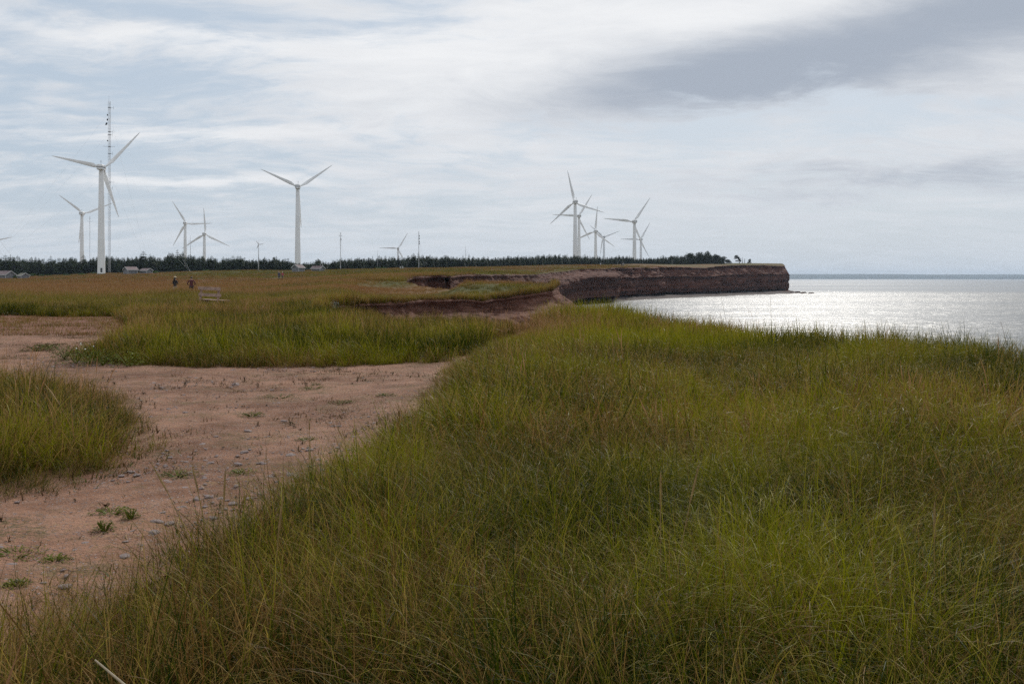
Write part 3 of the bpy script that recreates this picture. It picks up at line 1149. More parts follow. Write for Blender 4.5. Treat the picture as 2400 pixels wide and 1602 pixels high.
def scatter(name, fam, x, y, z, size, dry, label, cat, lean=None, sink=0.0, tint=0.0):
    n = len(x)
    coll = FAM[fam]
    me = bpy.data.meshes.new(name)
    me.vertices.add(n)
    me.vertices.foreach_set('co', np.c_[x, y, z - sink].astype(np.float32).ravel())

    def put(nm, ty, arr, key):
        a = me.attributes.new(nm, ty, 'POINT')
        a.data.foreach_set(key, np.ascontiguousarray(arr).ravel())
    nv = len(coll.objects)
    put('variant', 'INT', RNG.integers(0, nv, n).astype(np.int32), 'value')
    if lean is None:
        lean = np.zeros((n, 2))
    turn = np.c_[lean + RNG.normal(0, 0.07, (n, 2)), RNG.uniform(0, 6.283, n)]
    put('turn', 'FLOAT_VECTOR', turn.astype(np.float32), 'vector')
    s = np.c_[size * RNG.uniform(.85, 1.15, n), size * RNG.uniform(.85, 1.15, n), size * RNG.uniform(.82, 1.2, n)]
    put('size', 'FLOAT_VECTOR', s.astype(np.float32), 'vector')
    put('dry', 'FLOAT', dry.astype(np.float32), 'value')
    put('tint', 'FLOAT', np.clip((fbm(x, y, 1.0, 61, 2) - .5) * 2.2 + (fbm(x, y, 4.0, 62, 2) - .5) * 2.0 + .5 + tint + RNG.normal(0, .15, n), 0, 1).astype(np.float32), 'value')
    o = link_obj(name, me)
    md = o.modifiers.new('scatter', 'NODES')
    md.node_group = gn_tree(name, coll)
    tag(o, label, cat, None, 'stuff')
    return o


def sample(dmin, dmax, density, px0=-420, px1=2820):
    """random points of a wedge of ground with a given number per square metre"""
    t0, t1 = (px0 - 1200) / F, (px1 - 1200) / F
    n = int(density * 0.5 * (dmax ** 2 - dmin ** 2) * (t1 - t0))
    d = np.sqrt(RNG.uniform(dmin ** 2, dmax ** 2, n))
    t = RNG.uniform(t0, t1, n)
    return t * d, d


def path_dist(x, y):
    """signed distance into the bare path (positive = on bare ground)"""
    dist = polydist(x, y, PATH)
    sd = np.where(inpoly(x, y, PATH), dist, -dist)
    return sd + (fbm(x, y, 0.8, 5, 3) - 0.5) * 0.45


def lean_field(x, y, k=1.0):
    a = fbm(x, y, 2.6, 71, 2) * 9.0
    m = 0.05 + 0.50 * fbm(x, y, 1.7, 72, 2)
    # rotation about X tips along -Y/+Y, about Y tips along +X
    return np.c_[np.cos(a) * m * k, np.sin(a) * m * k + 0.10]


STRIP_LEFT = pl((60, 29.5), (150, 21), (330, 19), (330, 33), (200, 34))


def grass():
    bands = (('near', 1.35, 8.5, 70), ('mid', 8.5, 20, 46), ('back', 20, 44, 22))
    for fam, d0, d1, den in bands:
        x, y = sample(d0, d1, den)
        k = on_land(x, y, 0.08)
        sd = path_dist(x, y)
        k &= sd < 0.22 * RNG.uniform(0, 1, len(x)) ** 3
        # the bare crease between strip and mound
        cd = polydist(x, y, CREASE, False)
        k &= cd > 0.10 + 0.2 * vnoise(x, y, 0.5, 77)
        # trodden short turf at the far left, behind the path
        px = x / y * F + 1200
        short = (y > 27) & (y < 41) & (px < 330 - (y - 27) * 4)
        k &= ~short
        thin = np.clip((-sd) / 0.5, 0, 1)
        k &= RNG.uniform(0, 1, len(x)) < 0.45 + 0.55 * thin
        k &= RNG.uniform(0, 1, len(x)) < np.clip(0.35 + 2.2 * (fbm(x, y, 0.8, 79, 2) - 0.28), 0.06, 1)
        x, y, sd = x[k], y[k], sd[k]
        px = px[k]
        z = hgt(x, y)
        cd2 = polydist(x, y, CREASE, False)
        right = x > np.interp(y, [19.3, 23, 27, 31], [-1.1, -0.6, 0.0, 0.55])
        lowr = np.where(right & (y > 18.5) & (y < 33), 0.42 + 0.58 * np.clip((cd2 - 0.3) / 1.8, 0, 1), 1.0)
        tipg = 1 + 0.35 * gauss(px, y, 1390, 33, 110, 0.12)
        edge = np.clip((0.12 - sd) / 0.95, 0, 1)
        sz = (0.30 + 0.70 * edge) * (0.66 + 0.36 * fbm(x, y, 1.9, 73, 2) + 0.42 * vnoise(x, y, 0.55, 74))
        sz *= lowr * tipg
        sz *= np.where((px > 1600) & (y < 30) & (y > 9), 0.92, 1.0)
        dr = dryness(x, y) + 0.10 * (1 - edge)
        if fam == 'near':
            scatter('foreground_grass', fam, x, y, z, sz, dr, 'long arching green grass closest to the camera', 'grass', lean_field(x, y))
        elif fam == 'mid':
            left = x < -2.2
            scatter('grass_tuft_patch', fam, x[left], y[left], z[left], sz[left], dr[left], 'patch of tall grass standing left of the dirt path', 'grass', lean_field(x[left], y[left]))
            scatter('mound_grass', fam, x[~left], y[~left], z[~left], sz[~left], dr[~left], 'dense green grass over the mound right of the dirt path', 'grass', lean_field(x[~left], y[~left], 1.3))
        else:
            left = (x < np.interp(y, [19, 31, 45], [-1.0, 0.6, 2]))
            scatter('strip_grass', fam, x[left], y[left], z[left], sz[left] * (1 - 0.22 * np.clip((y[left] - 23) / 6, 0, 1)), dr[left], 'strip of tall dark green grass behind the dirt path', 'grass', lean_field(x[left], y[left], 0.7), 0.0, -0.60)
            scatter('edge_grass', fam, x[~left], y[~left], z[~left], sz[~left], dr[~left], 'grass along the top of the bluff in front of the sea', 'grass', lean_field(x[~left], y[~left], 0.8))
    # longer pale blades that arch over the rest
    x, y = sample(1.6, 22, 7)
    k = on_land(x, y, 0.1) & (path_dist(x, y) < -0.12) & (RNG.uniform(0, 1, len(x)) < np.clip(2.6 * (fbm(x, y, 1.4, 87, 2) - 0.3), 0.05, 1))
    x, y = x[k], y[k]
    scatter('arching_grass', 'arch', x, y, hgt(x, y), RNG.uniform(.75, 1.1, len(x)) * (1 - 0.012 * y), 0.25 + 0.6 * fbm(x, y, 2, 88, 2), 'long pale blades arching over the green grass', 'grass', lean_field(x, y))
    # rust coloured seed heads standing in patches
    x, y = sample(2.2, 44, 5.5)
    k = on_land(x, y, 0.1) & (path_dist(x, y) < -0.08) & (RNG.uniform(0, 1, len(x)) < np.clip(1.5 * (dryness(x, y) - 0.38), 0.012, 0.6))
    k &= ~((y > 27) & (y < 41) & (x / y * F + 1200 < 330 - (y - 27) * 4))
    x, y = x[k], y[k]
    scatter('seed_head_grass', 'seedy', x, y, hgt(x, y), RNG.uniform(.7, 1.05, len(x)), RNG.uniform(.6, 1.2, len(x)), 'rust coloured seed heads in patches among the green grass', 'grass', lean_field(x, y, .6))
    # turf hanging over the gully bank and rust grass on its foot
    B = np.concatenate([BANKS['gully_bank'], BANKS['spur_slope']], 1)
    pts = []
    for i in range(B.shape[1] - 1):
        for q in range(8):
            u = RNG.uniform()
            p = B[0, i] * (1 - u) + B[0, i + 1] * u
            pts.append((p[0], p[1] + RNG.uniform(-0.05, 0.5), p[2] - 0.05, RNG.uniform(.35, .9) * (0.5 + fbm(p[0], p[1], 1.5, 104, 2))))
        pxi = B[0, i, 0] / B[0, i, 1] * F + 1200
        for q in range(34 if pxi < 960 else (20 if pxi < 1150 else 2)):
            r = RNG.integers(8 if pxi < 930 else 17, 42)
            if fbm(B[r, i, 0], B[r, i, 1], 1.6, 101, 2) < 0.44:
                continue
            pts.append((B[r, i, 0] + RNG.uniform(-.2, .2), B[r, i, 1] + RNG.uniform(-.15, .15), B[r, i, 2], RNG.uniform(.4, .95)))
    A = np.array(pts)
    scatter('bank_grass', 'back', A[:, 0], A[:, 1], A[:, 2], A[:, 3], RNG.uniform(.45, 1.0, len(A)), 'rust and olive grass hanging over the red gully bank', 'grass')
    # field beyond
    x, y = sample(43, 150, 3.4, -420, 1700)
    k = on_land(x, y, 0.25)
    px = x / y * F + 1200
    bare = gauss(px, y, 1055, 82, 32, 0.05) > 0.4
    k &= ~bare
    k &= RNG.uniform(0, 1, len(x)) < np.clip(1.25 - y / 260, 0.4, 1)
    x, y, px = x[k], y[k], px[k]
    sz = 0.55 + 0.65 * fbm(x, y, 7, 83, 3)
    spur = np.clip((px - 800) / 60, 0, 1) * (y < 112)
    sz *= 1 - spur * (0.60 - 0.28 * gauss(px, y, 1200, 71, 90, 0.12))
    sz *= 1 + 0.35 * gauss(px, y, 1096, 77, 40, 0.06)
    sz *= 1 - 0.5 * gauss(px, y, 500, 47, 60, 0.08)
    scatter('field_grass', 'field', x, y, hgt(x, y), sz, dryness(x, y), 'rust brown meadow grass with patches of green around the bench', 'grass', lean_field(x, y, .5), 0.05)
    x, y = sample(150, 520, 0.20, -420, 1900)
    k = on_land(x, y, 1.0)
    x, y = x[k], y[k]
    scatter('far_meadow', 'far', x, y, hgt(x, y), 0.45 + 0.7 * fbm(x, y, 25, 84, 3), dryness(x, y), 'far meadow running up to the wood', 'grass', None, 0.08)
    # short turf at the left and thin weeds on the dirt
    x, y = sample(26, 44, 8, -420, 420)
    px = x / y * F + 1200
    k = (px < 345 - (y - 27) * 4) & (path_dist(x, y) < 0.35)
    x, y = x[k], y[k]
    scatter('short_turf', 'short', x, y, hgt(x, y), RNG.uniform(.7, 1.3, len(x)), 0.55 + 0.3 * (fbm(x, y, 2, 90, 2) - .5), 'short trodden turf left of the grass strip', 'grass')
    x, y = sample(2.5, 29, 46, -420, 1200)
    sd = path_dist(x, y)
    dens = np.clip((fbm(x, y, 1.7, 91, 4) - 0.43) * 5.5, 0, 1) ** 1.4
    dens = np.maximum(dens, 0.12 + 0.9 * np.clip(0.45 - sd, 0, 1))
    k = (sd > -0.25) & (RNG.uniform(0, 1, len(x)) < dens)
    x, y = x[k], y[k]
    scatter('path_weeds', 'low', x, y, hgt(x, y) + 0.005, RNG.uniform(.35, 1.25, len(x)) ** 1.3 * (1 + 1.0 * np.clip(0.4 - sd[k], 0, .6)), 0.30 + 0.6 * vnoise(x, y, 2.0, 93), 'small weeds and seedlings scattered on the dirt path', 'weeds')


grass()

# ------------------------------------------------------------------ wood at the back
M_SPRUCE = None


def mat_leafy(name, lo, hi, trans=0.0, rough=0.7, scale=1.2):
    m, N, b, out = new_mat(name)
    p = coords(N)
    oi = N.n('ShaderNodeObjectInfo').outputs['Random']
    n = N.noise(p, scale, 4, 0.6)
    k = N.m('ADD', N.m('MULTIPLY', n, 0.8), N.m('MULTIPLY', oi, 0.5))
    c = N.mix(N.mr(k, 0.35, 0.95), lo, hi)
    N.put(b.inputs['Base Color'], c)
    b.inputs['Roughness'].default_value = rough
    b.inputs['Specular IOR Level'].default_value = 0.06
    return m


M_SPRUCE = mat_leafy('spruce_needles', (0.012, 0.022, 0.010), (0.034, 0.050, 0.020))
M_BARK = simple_mat('grey_bark', (0.085, 0.070, 0.060), 0.9, 0.3, 3.0)
M_SHRUB = mat_leafy('shrub_leaves', (0.045, 0.080, 0.022), (0.095, 0.140, 0.040))
M_BROAD = mat_leafy('windswept_needles', (0.014, 0.022, 0.012), (0.038, 0.048, 0.024))


def spruce_mesh(seed, slim=0.2, gaps=0.0, top=1.0):
    """spruce of unit height: whorls of drooping branches round a tapering trunk"""
    rg = random.Random(seed)
    m = MB()
    m.tube([(0, 0, -0.03), (0.004, 0, 0.5), (0, 0, 0.99)], [0.022, 0.013, 0.003], 6, 1)
    nl = rg.randint(14, 17)
    for l in range(nl):
        t = l / (nl - 1)
        z = 0.06 + 0.92 * t
        r = slim * (1 - t) ** 0.62 * rg.uniform(0.78, 1.15) + 0.012
        nb = max(5, int(11 * (1 - 0.45 * t)))
        for k in range(nb):
            if rg.random() < gaps:
                continue
            a = 2 * math.pi * (k + rg.random() * .8) / nb
            L = r * rg.uniform(0.65, 1.25)
            dz = (-0.10 if t < 0.75 else 0.04) * L / slim * 0.9 * rg.uniform(0.4, 1.3)
            w = L * rg.uniform(0.28, 0.45)
            ca, sa = math.cos(a), math.sin(a)

            def pt(u, v, q):
                return (ca * u - sa * v, sa * u + ca * v, z + q)
            m.add([pt(0, 0, 0.012), pt(L * .5, w, dz * .45 - 0.016), pt(L, 0, dz), pt(L * .5, -w, dz * .45 - 0.016), pt(L * .5, 0, dz * .3 + 0.012)],
                  [(0, 4, 1), (4, 2, 1), (0, 3, 4), (4, 3, 2)])
            for q in range(2):
                u = L * rg.uniform(0.4, 0.85)
                v = w * rg.choice((-1, 1)) * rg.uniform(0.6, 1.3)
                m.add([pt(u, 0, dz * .6), pt(u + L * .1, v, dz * .7 - 0.012), pt(u + L * .22, v * .3, dz * .7 - 0.004)], [(0, 1, 2)])
    return m


SPRUCES = []
for i_ in range(8):
    me_ = spruce_mesh(900 + i_, (0.26, 0.32, 0.36, 0.24, 0.34, 0.40, 0.30, 0.36)[i_], 0.05 if i_ != 5 else 0.28).mesh('spruce_tree')
    me_.materials.append(M_SPRUCE)
    me_.materials.append(M_BARK)
    SPRUCES.append(me_)
FAM['spruce'] = family('wood_spruces', [bpy.data.objects.new('tree', m_) for m_ in SPRUCES])

TX = [-420, 0, 150, 243, 400, 600, 700, 800, 1000, 1200, 1340, 1500, 1650]
TD = [480, 480, 485, 485, 470, 450, 430, 440, 480, 540, 600, 622, 642]
TOPX = [-420, 0, 150, 250, 340, 420, 460, 520, 565, 600, 645, 660, 700, 735, 747, 770, 800, 850, 900, 940, 985, 1020, 1060, 1130, 1200, 1260, 1320, 1360, 1390, 1420, 1440, 1470, 1492, 1540, 1560, 1600, 1640, 1665, 1700, 1720]
TOPY = [598, 600, 602, 599, 598, 591, 593, 602, 596, 604, 595, 603, 613, 612, 604, 612, 602, 600, 600, 601, 595, 595, 598, 600, 598, 597, 590, 595, 598, 601, 595, 597, 602, 602, 597, 597, 594, 594, 604, 610]


def tree_dims(px, dd, k):
    d = float(np.interp(px, TX, TD)) + dd
    x = X(px, d)
    z = h1(x, d)
    top = EYE + (HZ - float(np.interp(px, TOPX, TOPY))) / F * d
    return x, d, z - 0.1, max(2.5, (top - z) * k)


SECTIONS = [(-999, 228, 'dark spruce in the wood left of the nearest tall turbine'),
            (228, 345, 'dark spruce in the wood behind the two small grey sheds on the left'),
            (345, 500, 'dark spruce below the pair of turbines behind the left part of the wood'),
            (500, 640, 'dark spruce in the wood on either side of the little turbine'),
            (640, 830, 'spruce of the low ragged stretch of wood near the middle turbine'),
            (830, 1090, 'dark spruce below the half sunk turbine in the middle of the wood'),
            (1090, 1300, 'dark spruce in the long even stretch of wood left of the turbine cluster'),
            (1300, 1500, 'dark spruce in the wood under the cluster of turbines on the right'),
            (1500, 1999, 'low dark spruce on the headland right of the turbine cluster')]


def build_wood():
    px = -60.0
    while px < 1590:
        k = (random.uniform(0.66, 0.92) if random.random() < 0.75 else random.uniform(0.92, 1.12)) * (0.90 + 0.18 * float(vnoise(px, 3.0, 26.0, 5)))
        if random.random() < 0.12:
            k *= 1.13
        x, y, z, H = tree_dims(px, random.uniform(0, 9), k)
        me = random.choice(SPRUCES)
        o = link_obj('spruce_tree', me)
        o.location = (x, y, z)
        o.rotation_euler = (random.uniform(-.03, .03), random.uniform(-.03, .03), random.uniform(0, 6.28))
        w = H * random.uniform(0.85, 1.2)
        o.scale = (w, w, H)
        for a, b, lab in SECTIONS:
            if a <= px < b:
                tag(o, lab, 'tree', 'spruces: ' + lab[5:].strip())
        px += random.uniform(4.2, 7.6)
    n = 4200
    px = RNG.uniform(-420, 1695, n)
    dd = RNG.uniform(2, 75, n)
    d = np.interp(px, TX, TD) + dd
    x = X(px, d)
    z = hgt(x, d)
    top = EYE + (HZ - np.interp(px, TOPX, TOPY)) / F * d
    H = np.maximum(2.5, (top - z) * RNG.uniform(0.58, 0.88, n) * (0.91 + 0.16 * vnoise(px, dd * 0, 26.0, 5)) * np.where(dd < 8, 0.8, 1))
    scatter('spruce_wood', 'spruce', x, d, z, H, x * 0, 'deep mass of dark spruces filling the wood behind its front trees', 'wood')


build_wood()


def leaf_cloud(lobes, n, size, rg, mi=0, m=None):
    """many leaf sized faces through the volume of several lobes"""
    m = m or MB()
    tot = sum(l[3] * l[4] * l[5] for l in lobes)
    for (cx, cy, cz_, rx, ry, rz) in lobes:
        k = max(8, int(n * rx * ry * rz / tot))
        for i in range(k):
            v = Vector((rg.gauss(0, 1), rg.gauss(0, 1), rg.gauss(0, 1))).normalized()
            r = rg.random() ** 0.35 * rg.uniform(0.85, 1.1)
            c = Vector((cx + v.x * rx * r, cy + v.y * ry * r, cz_ + v.z * rz * r))
            u = Vector((rg.gauss(0, 1), rg.gauss(0, 1), rg.gauss(0, .6))).normalized()
            w = u.orthogonal().normalized()
            s = size * rg.uniform(0.5, 1.4)
            m.add([c - u * s, c + w * s * .55, c + u * s, c - w * s * .55], [(0, 1, 2, 3)], mi)
    return m


def bushy_tree(px, py_base, py_top, d, wpx, label, seed, lean=0.0, group=None, mat=None, name='windswept_tree'):
    rg = random.Random(seed)
    x = X(px, d)
    z = h1(x, d)
    H = (EYE + (HZ - py_top) / F * d) - z
    W = wpx / F * d * 0.5
    t = thing(name, label, 'tree', (x, d, z - .1), 0, group)
    tr = MB()
    tr.tube([(0, 0, 0), (lean * .3, 0, H * .35), (lean * .8, 0, H * .8)], [H * .03, H * .022, H * .008], 7)
    for k in range(5):
        a = rg.uniform(0, 6.28)
        z0 = H * rg.uniform(.25, .6)
        tr.tube([(lean * z0 / H, 0, z0), (lean * z0 / H + math.cos(a) * W * .7, math.sin(a) * W * .7, z0 + H * .22)], [H * .012, H * .004], 5)
    tr.build('trunk', M_BARK, t)
    lobes = []
    for k in range(16):
        a = rg.uniform(0, 6.28)
        q = rg.uniform(0.1, .85)
        zz = H * rg.uniform(.08, .84)
        s = W * rg.uniform(.36, .56)
        lobes.append((lean * zz / H + math.cos(a) * W * q * (1.1 - zz / H * .6), math.sin(a) * W * q, zz, s, s, min(s * .7, H * .2)))
    lobes.append((lean, 0, H * .84, W * .32, W * .32, H * .15))
    leaf_cloud(lobes, 2600, H * .040, rg).build('crown', mat or M_BROAD, t)
    return t


BUSH = [(1575, 600, 24, 660, 'rounded tree left of the tallest bushy trees on the headland'),
        (1597, 599, 26, 655, 'bushy dark tree next to the thin bare twigs on the headland'),
        (1618, 592, 34, 650, 'dense bushy tree at the left end of the tall clump on the cliff'),
        (1640, 589, 36, 648, 'broad dense tree in the middle of the tall clump on the cliff'),
        (1660, 588, 34, 650, 'topmost rounded tree of the tall clump on the cliff'),
        (1678, 594, 30, 652, 'dense tree on the right shoulder of the tall clump on the cliff'),
        (1694, 600, 24, 656, 'smaller rounded tree sloping down right of the tall clump'),
        (1706, 606, 18, 660, 'last low bush before the gap to the flag shaped tree'),
        (1548, 604, 26, 655, 'low rounded tree where the even wood begins to thin on the headland'),
        (1525, 606, 26, 650, 'low rounded tree below the rightmost turbine tower on the headland')]
for i_, (px_, pt_, w_, d_, lab_) in enumerate(BUSH):
    bushy_tree(px_, 617, pt_, d_, w_, lab_, 40 + i_)


def flag_tree():
    d = 690
    x = X(1733, d)
    z = h1(x, d)
    s = d / F
    t = thing('flag_shaped_tree', 'leaning wind bent tree with foliage blown to the left near the point', 'tree', (x, d, z - .1))
    m = MB()
    m.tube([(0, 0, 0), (-1 * s, 0, 8 * s), (-4 * s, 0, 15 * s), (-6 * s, 0, 19 * s)], [.28, .2, .12, .05], 7)
    for (zz, dx, q) in ((7, -9, 10), (10, -11, 13), (13, -12, 15), (16, -10, 19), (11, 5, 13)):
        m.tube([(-2 * s, 0, zz * s), (dx * s, 0, q * s)], [.08, .02], 5)
    m.build('trunk', M_BARK, t)
    rg = random.Random(5)
    lob = [(-9 * s, 0, 11 * s, 4 * s, 3 * s, 1.3 * s), (-8 * s, 0, 14 * s, 5 * s, 3 * s, 1.5 * s), (-7 * s, .3, 17 * s, 4.5 * s, 3 * s, 1.6 * s),
           (-3 * s, 0, 13 * s, 4 * s, 3 * s, 2 * s), (0, 0, 9 * s, 4 * s, 3 * s, 2 * s), (-6 * s, 0, 5 * s, 5 * s, 3 * s, 1.2 * s), (2 * s, 0, 5 * s, 3 * s, 2 * s, 2 * s)]
    leaf_cloud(lob, 700, .32, rg).build('crown', M_BROAD, t)
    for px, h, lab in ((1740, 13, 'bare dead trunk just right of the flag shaped tree'), (1745, 11, 'shorter bare dead trunk, second from the flag shaped tree')):
        x2 = X(px, d)
        t2 = thing('dead_tree', lab, 'tree', (x2, d, h1(x2, d) - .1))
        m = MB()
        m.tube([(0, 0, 0), (.1, 0, h * s * .5), (-.2, 0, h * s)], [.2, .14, .05], 6)
        for k in range(7):
            zz = h * s * random.uniform(.4, .97)
            m.tube([(0, 0, zz), (random.uniform(-1.1, .6), random.uniform(-.5, .5), zz + random.uniform(.1, .6))], [.06, .02], 4)
        m.build('trunk', M_BARK, t2)
    bushy_tree(1757, 616, 606, 700, 9, 'small lone spiky bush nearest to the point', 77)
    d = 655
    for px, dx, dz, lab in ((1610, -14, 5, 'thin bare twig leaning left above the headland bushes'),):
        pass


flag_tree()

for i_, (px_, pt_, w_, d_, lab_) in enumerate((
        (75, 639, 26, 400, 'pale green shrub beside the low mossy shed'), (98, 641, 26, 420, 'rounded green shrub right of the mossy shed'),
        (35, 644, 14, 372, 'bright green shrub between the two sheds at the left edge'), (120, 643, 24, 440, 'low green shrub before the wood left of the tall turbine'),
        (160, 643, 26, 446, 'flat green shrub midway between the mossy shed and the tall turbine'), (195, 641, 30, 452, 'spreading green shrub left of the tall turbine foot'),
        (222, 638, 22, 468, 'green shrub right at the foot of the tall turbine'), (366, 634, 16, 410, 'bright green shrub right of the shed with the white window'),
        (482, 634, 20, 455, 'bluish green shrub at the wood edge above the two walkers'), (895, 626.5, 34, 452, 'low bright green bush at the wood edge below the half sunk turbine'))):
    dd_ = d_
    x_ = X(px_, dd_)
    rg_ = random.Random(200 + i_)
    z_ = h1(x_, dd_)
    W_ = w_ / F * dd_ * .5
    H_ = max(1.0, EYE + (HZ - pt_) / F * dd_ - z_)
    t_ = thing('shrub', lab_, 'shrub', (x_, dd_, z_ - .05))
    st_ = MB()
    for k_ in range(5):
        st_.tube([(0, 0, 0), (rg_.uniform(-.5, .5) * W_, rg_.uniform(-.4, .4) * W_, H_ * .7)], [.05, .02], 5)
    st_.build('stem', M_BARK, t_)
    leaf_cloud([(rg_.uniform(-.6, .6) * W_, rg_.uniform(-.5, .5) * W_, H_ * rg_.uniform(.3, .75), W_ * .5, W_ * .4, H_ * .3) for k_ in range(6)], 500, .16, rg_).build('foliage', M_SHRUB, t_)

# ------------------------------------------------------------------ wind turbines
M_TURB = simple_mat('turbine_white', (0.84, 0.84, 0.83), 0.45, 0.06, 0.3)
M_VENT = simple_mat('turbine_vent', (0.06, 0.065, 0.07), 0.6, 0.2, 2.0)
M_STEEL = simple_mat('galvanised_steel', (0.50, 0.50, 0.51), 0.5, 0.2, 2.0, 0.0)
M_DARK = simple_mat('dark_fittings', (0.035, 0.035, 0.04), 0.6, 0.2, 2.0)


def blade_mesh():
    m = MB()
    st = [(0.75, .85, .85, 90), (1.9, .88, .82, 75), (3.2, 1.35, .62, 28), (5.0, 2.02, .44, 17), (8.0, 1.74, .33, 12), (12, 1.36, .25, 8), (16, 1.02, .18, 5), (20, .66, .11, 3), (22.6, .36, .06, 2), (23.5, .08, .03, 2)]
    n = 14
    vs, fs = [], []
    for r, c, th, tw in st:
        a = R(tw if r > 2 else 10)
        off = 0 if r < 2 else c * 0.20
        for k in range(n):
            q = 2 * math.pi * k / n
            u = math.cos(q) * c / 2
            v = math.sin(q) * th / 2 * (1.0 if r < 2 else (0.75 + 0.35 * math.cos(q)))
            u -= off
            vs.append((r, u * math.sin(a) + v * math.cos(a), u * math.cos(a) - v * math.sin(a)))
    for i in range(len(st) - 1):
        for k in range(n):
            fs.append((i * n + k, i * n + (k + 1) % n, (i + 1) * n + (k + 1) % n, (i + 1) * n + k))
    fs.append(tuple(range(n)))
    fs.append(tuple((len(st) - 1) * n + k for k in range(n)))
    m.add(vs, fs)
    me = m.mesh('blade', True)
    me.materials.append(M_TURB)
    return me


BLADE = blade_mesh()
TOWER = MB().lathe([(1.72, 0), (1.72, .02), (1.50, .33), (1.51, .3305), (1.51, .333), (1.49, .3335), (1.28, .66), (1.29, .6605), (1.29, .663), (1.27, .6635), (1.06, 1.0)], 28).mesh('tower', True)
TOWER.materials.append(M_TURB)


def nacelle_mesh():
    m = MB()
    m.box((0, -.2, 0), (2.6, 6.2, 2.5))
    me = m.mesh('nacelle')
    return bevel_mesh(me, .35, 3)


NAC = nacelle_mesh()
NAC.materials.append(M_TURB)
VENT = MB()
for k_ in range(3):
    VENT.box((0, -.2, .18 - .24 * k_), (2.66, 6.26, .17))
VENT = bevel_mesh(VENT.mesh('vent_band'), .05, 1)
VENT.materials.append(M_VENT)
HUB = MB().lathe([(0.05, -1.15), (.95, -1.1), (1.15, -.4), (1.1, .3), (.75, 1.0), (.25, 1.4), (.02, 1.45)], 18)
HUB = HUB.mesh('hub', True)
HUB.transform(Matrix.Rotation(R(-90), 4, 'X'))
HUB.materials.append(M_TURB)
ROD = MB()
ROD.tube([(0, 0, 0), (0, 0, 1.6)], .05, 6)
ROD.box((0, 0, 1.2), (.9, .06, .06))
ROD.lathe([(.12, 1.55), (.16, 1.65), (.12, 1.75)], 8)
ROD = ROD.mesh('wind_vane')
ROD.materials.append(M_DARK)
DOOR = MB().box((0, 0, 1.1), (.8, .08, 2.0)).mesh('door')
DOOR.materials.append(M_VENT)


def turbine(hx, hy, d, tip, label, yaw=8.0, base_py=None):
    x = X(hx, d)
    zh = EYE + (HZ - hy) / F * d
    zb = h1(x, d) - .1 if base_py is None else EYE + (HZ - base_py) / F * d
    if d > 620:
        zb = min(zb, zh - 42)
    t = thing('wind_turbine', label, 'wind turbine', (x, d, zb), R(yaw), 'white wind turbines')
    H = zh - zb
    o = link_obj('tower', TOWER, None, t)
    o.scale = (1, 1, H - 1.2)
    if d < 500:
        dr = link_obj('door', DOOR, None, o)
        dr.location = (.45, -1.66, .012)
        dr.scale = (1, 1, 1 / (H - 1.2))
        dr.rotation_euler = (0, 0, R(15))
    nc = link_obj('nacelle', NAC, None, t)
    nc.location = (0, 0, H)
    v = link_obj('vent_band', VENT, None, nc)
    v = link_obj('wind_vane', ROD, None, nc)
    v.location = (.4, -2.2, 1.2)
    hb = link_obj('hub', HUB, None, t)
    hb.location = (0, 3.9, H)
    th = math.atan2(hy - tip[1], tip[0] - hx)
    for k in range(3):
        b = link_obj('blade', BLADE, None, t)
        b.location = (0, 3.9, H)
        b.rotation_euler = (0, -(th + k * 2 * math.pi / 3), 0)
    return t


turbine(237.5, 392.5, 457, (320, 305), 'nearest and tallest white wind turbine, its whole tower in front of the wood', base_py=641.5)
turbine(192, 500, 772, (136.5, 456), 'white wind turbine just left of the tallest one, tower foot behind the wood')
turbine(434, 523, 899, (402.5, 470.5), 'left one of the pair of turbines behind the wood, one blade pointing level right')
turbine(479, 548, 865, (475.4, 485), 'right one of the pair of turbines behind the wood, one blade straight up')
turbine(697.8, 437.5, 571, (776, 384), 'large white turbine standing alone in the middle with two blades raised like a Y')
turbine(933, 582, 1246, (955, 546), 'turbine half sunk behind the middle of the wood, only its hub and blades showing')
turbine(1348, 473, 712, (1331.6, 396.8), 'tallest turbine of the cluster on the right, one blade nearly upright')
turbine(1357, 506, 880, (1390, 455), 'turbine directly behind the tallest one of the right cluster')
turbine(1396, 542, 900, (1402.6, 482), 'turbine in the middle of the right cluster with an upright blade')
turbine(1415.5, 555, 1275, (1453.7, 541), 'small distant turbine to the right of the upright bladed one in the cluster')
turbine(1487, 519, 761, (1528, 462), 'larger one of the two rightmost turbines')
turbine(1502, 561, 1142, (1526, 521), 'rightmost turbine, smaller and lower, behind its larger neighbour')
turbine(-48, 568, 772, (22, 554), 'turbine beyond the left edge with only a blade tip showing')
turbine(1629, 601, 2150, (1650, 586), 'very distant turbine with two blade tips above the headland bushes')


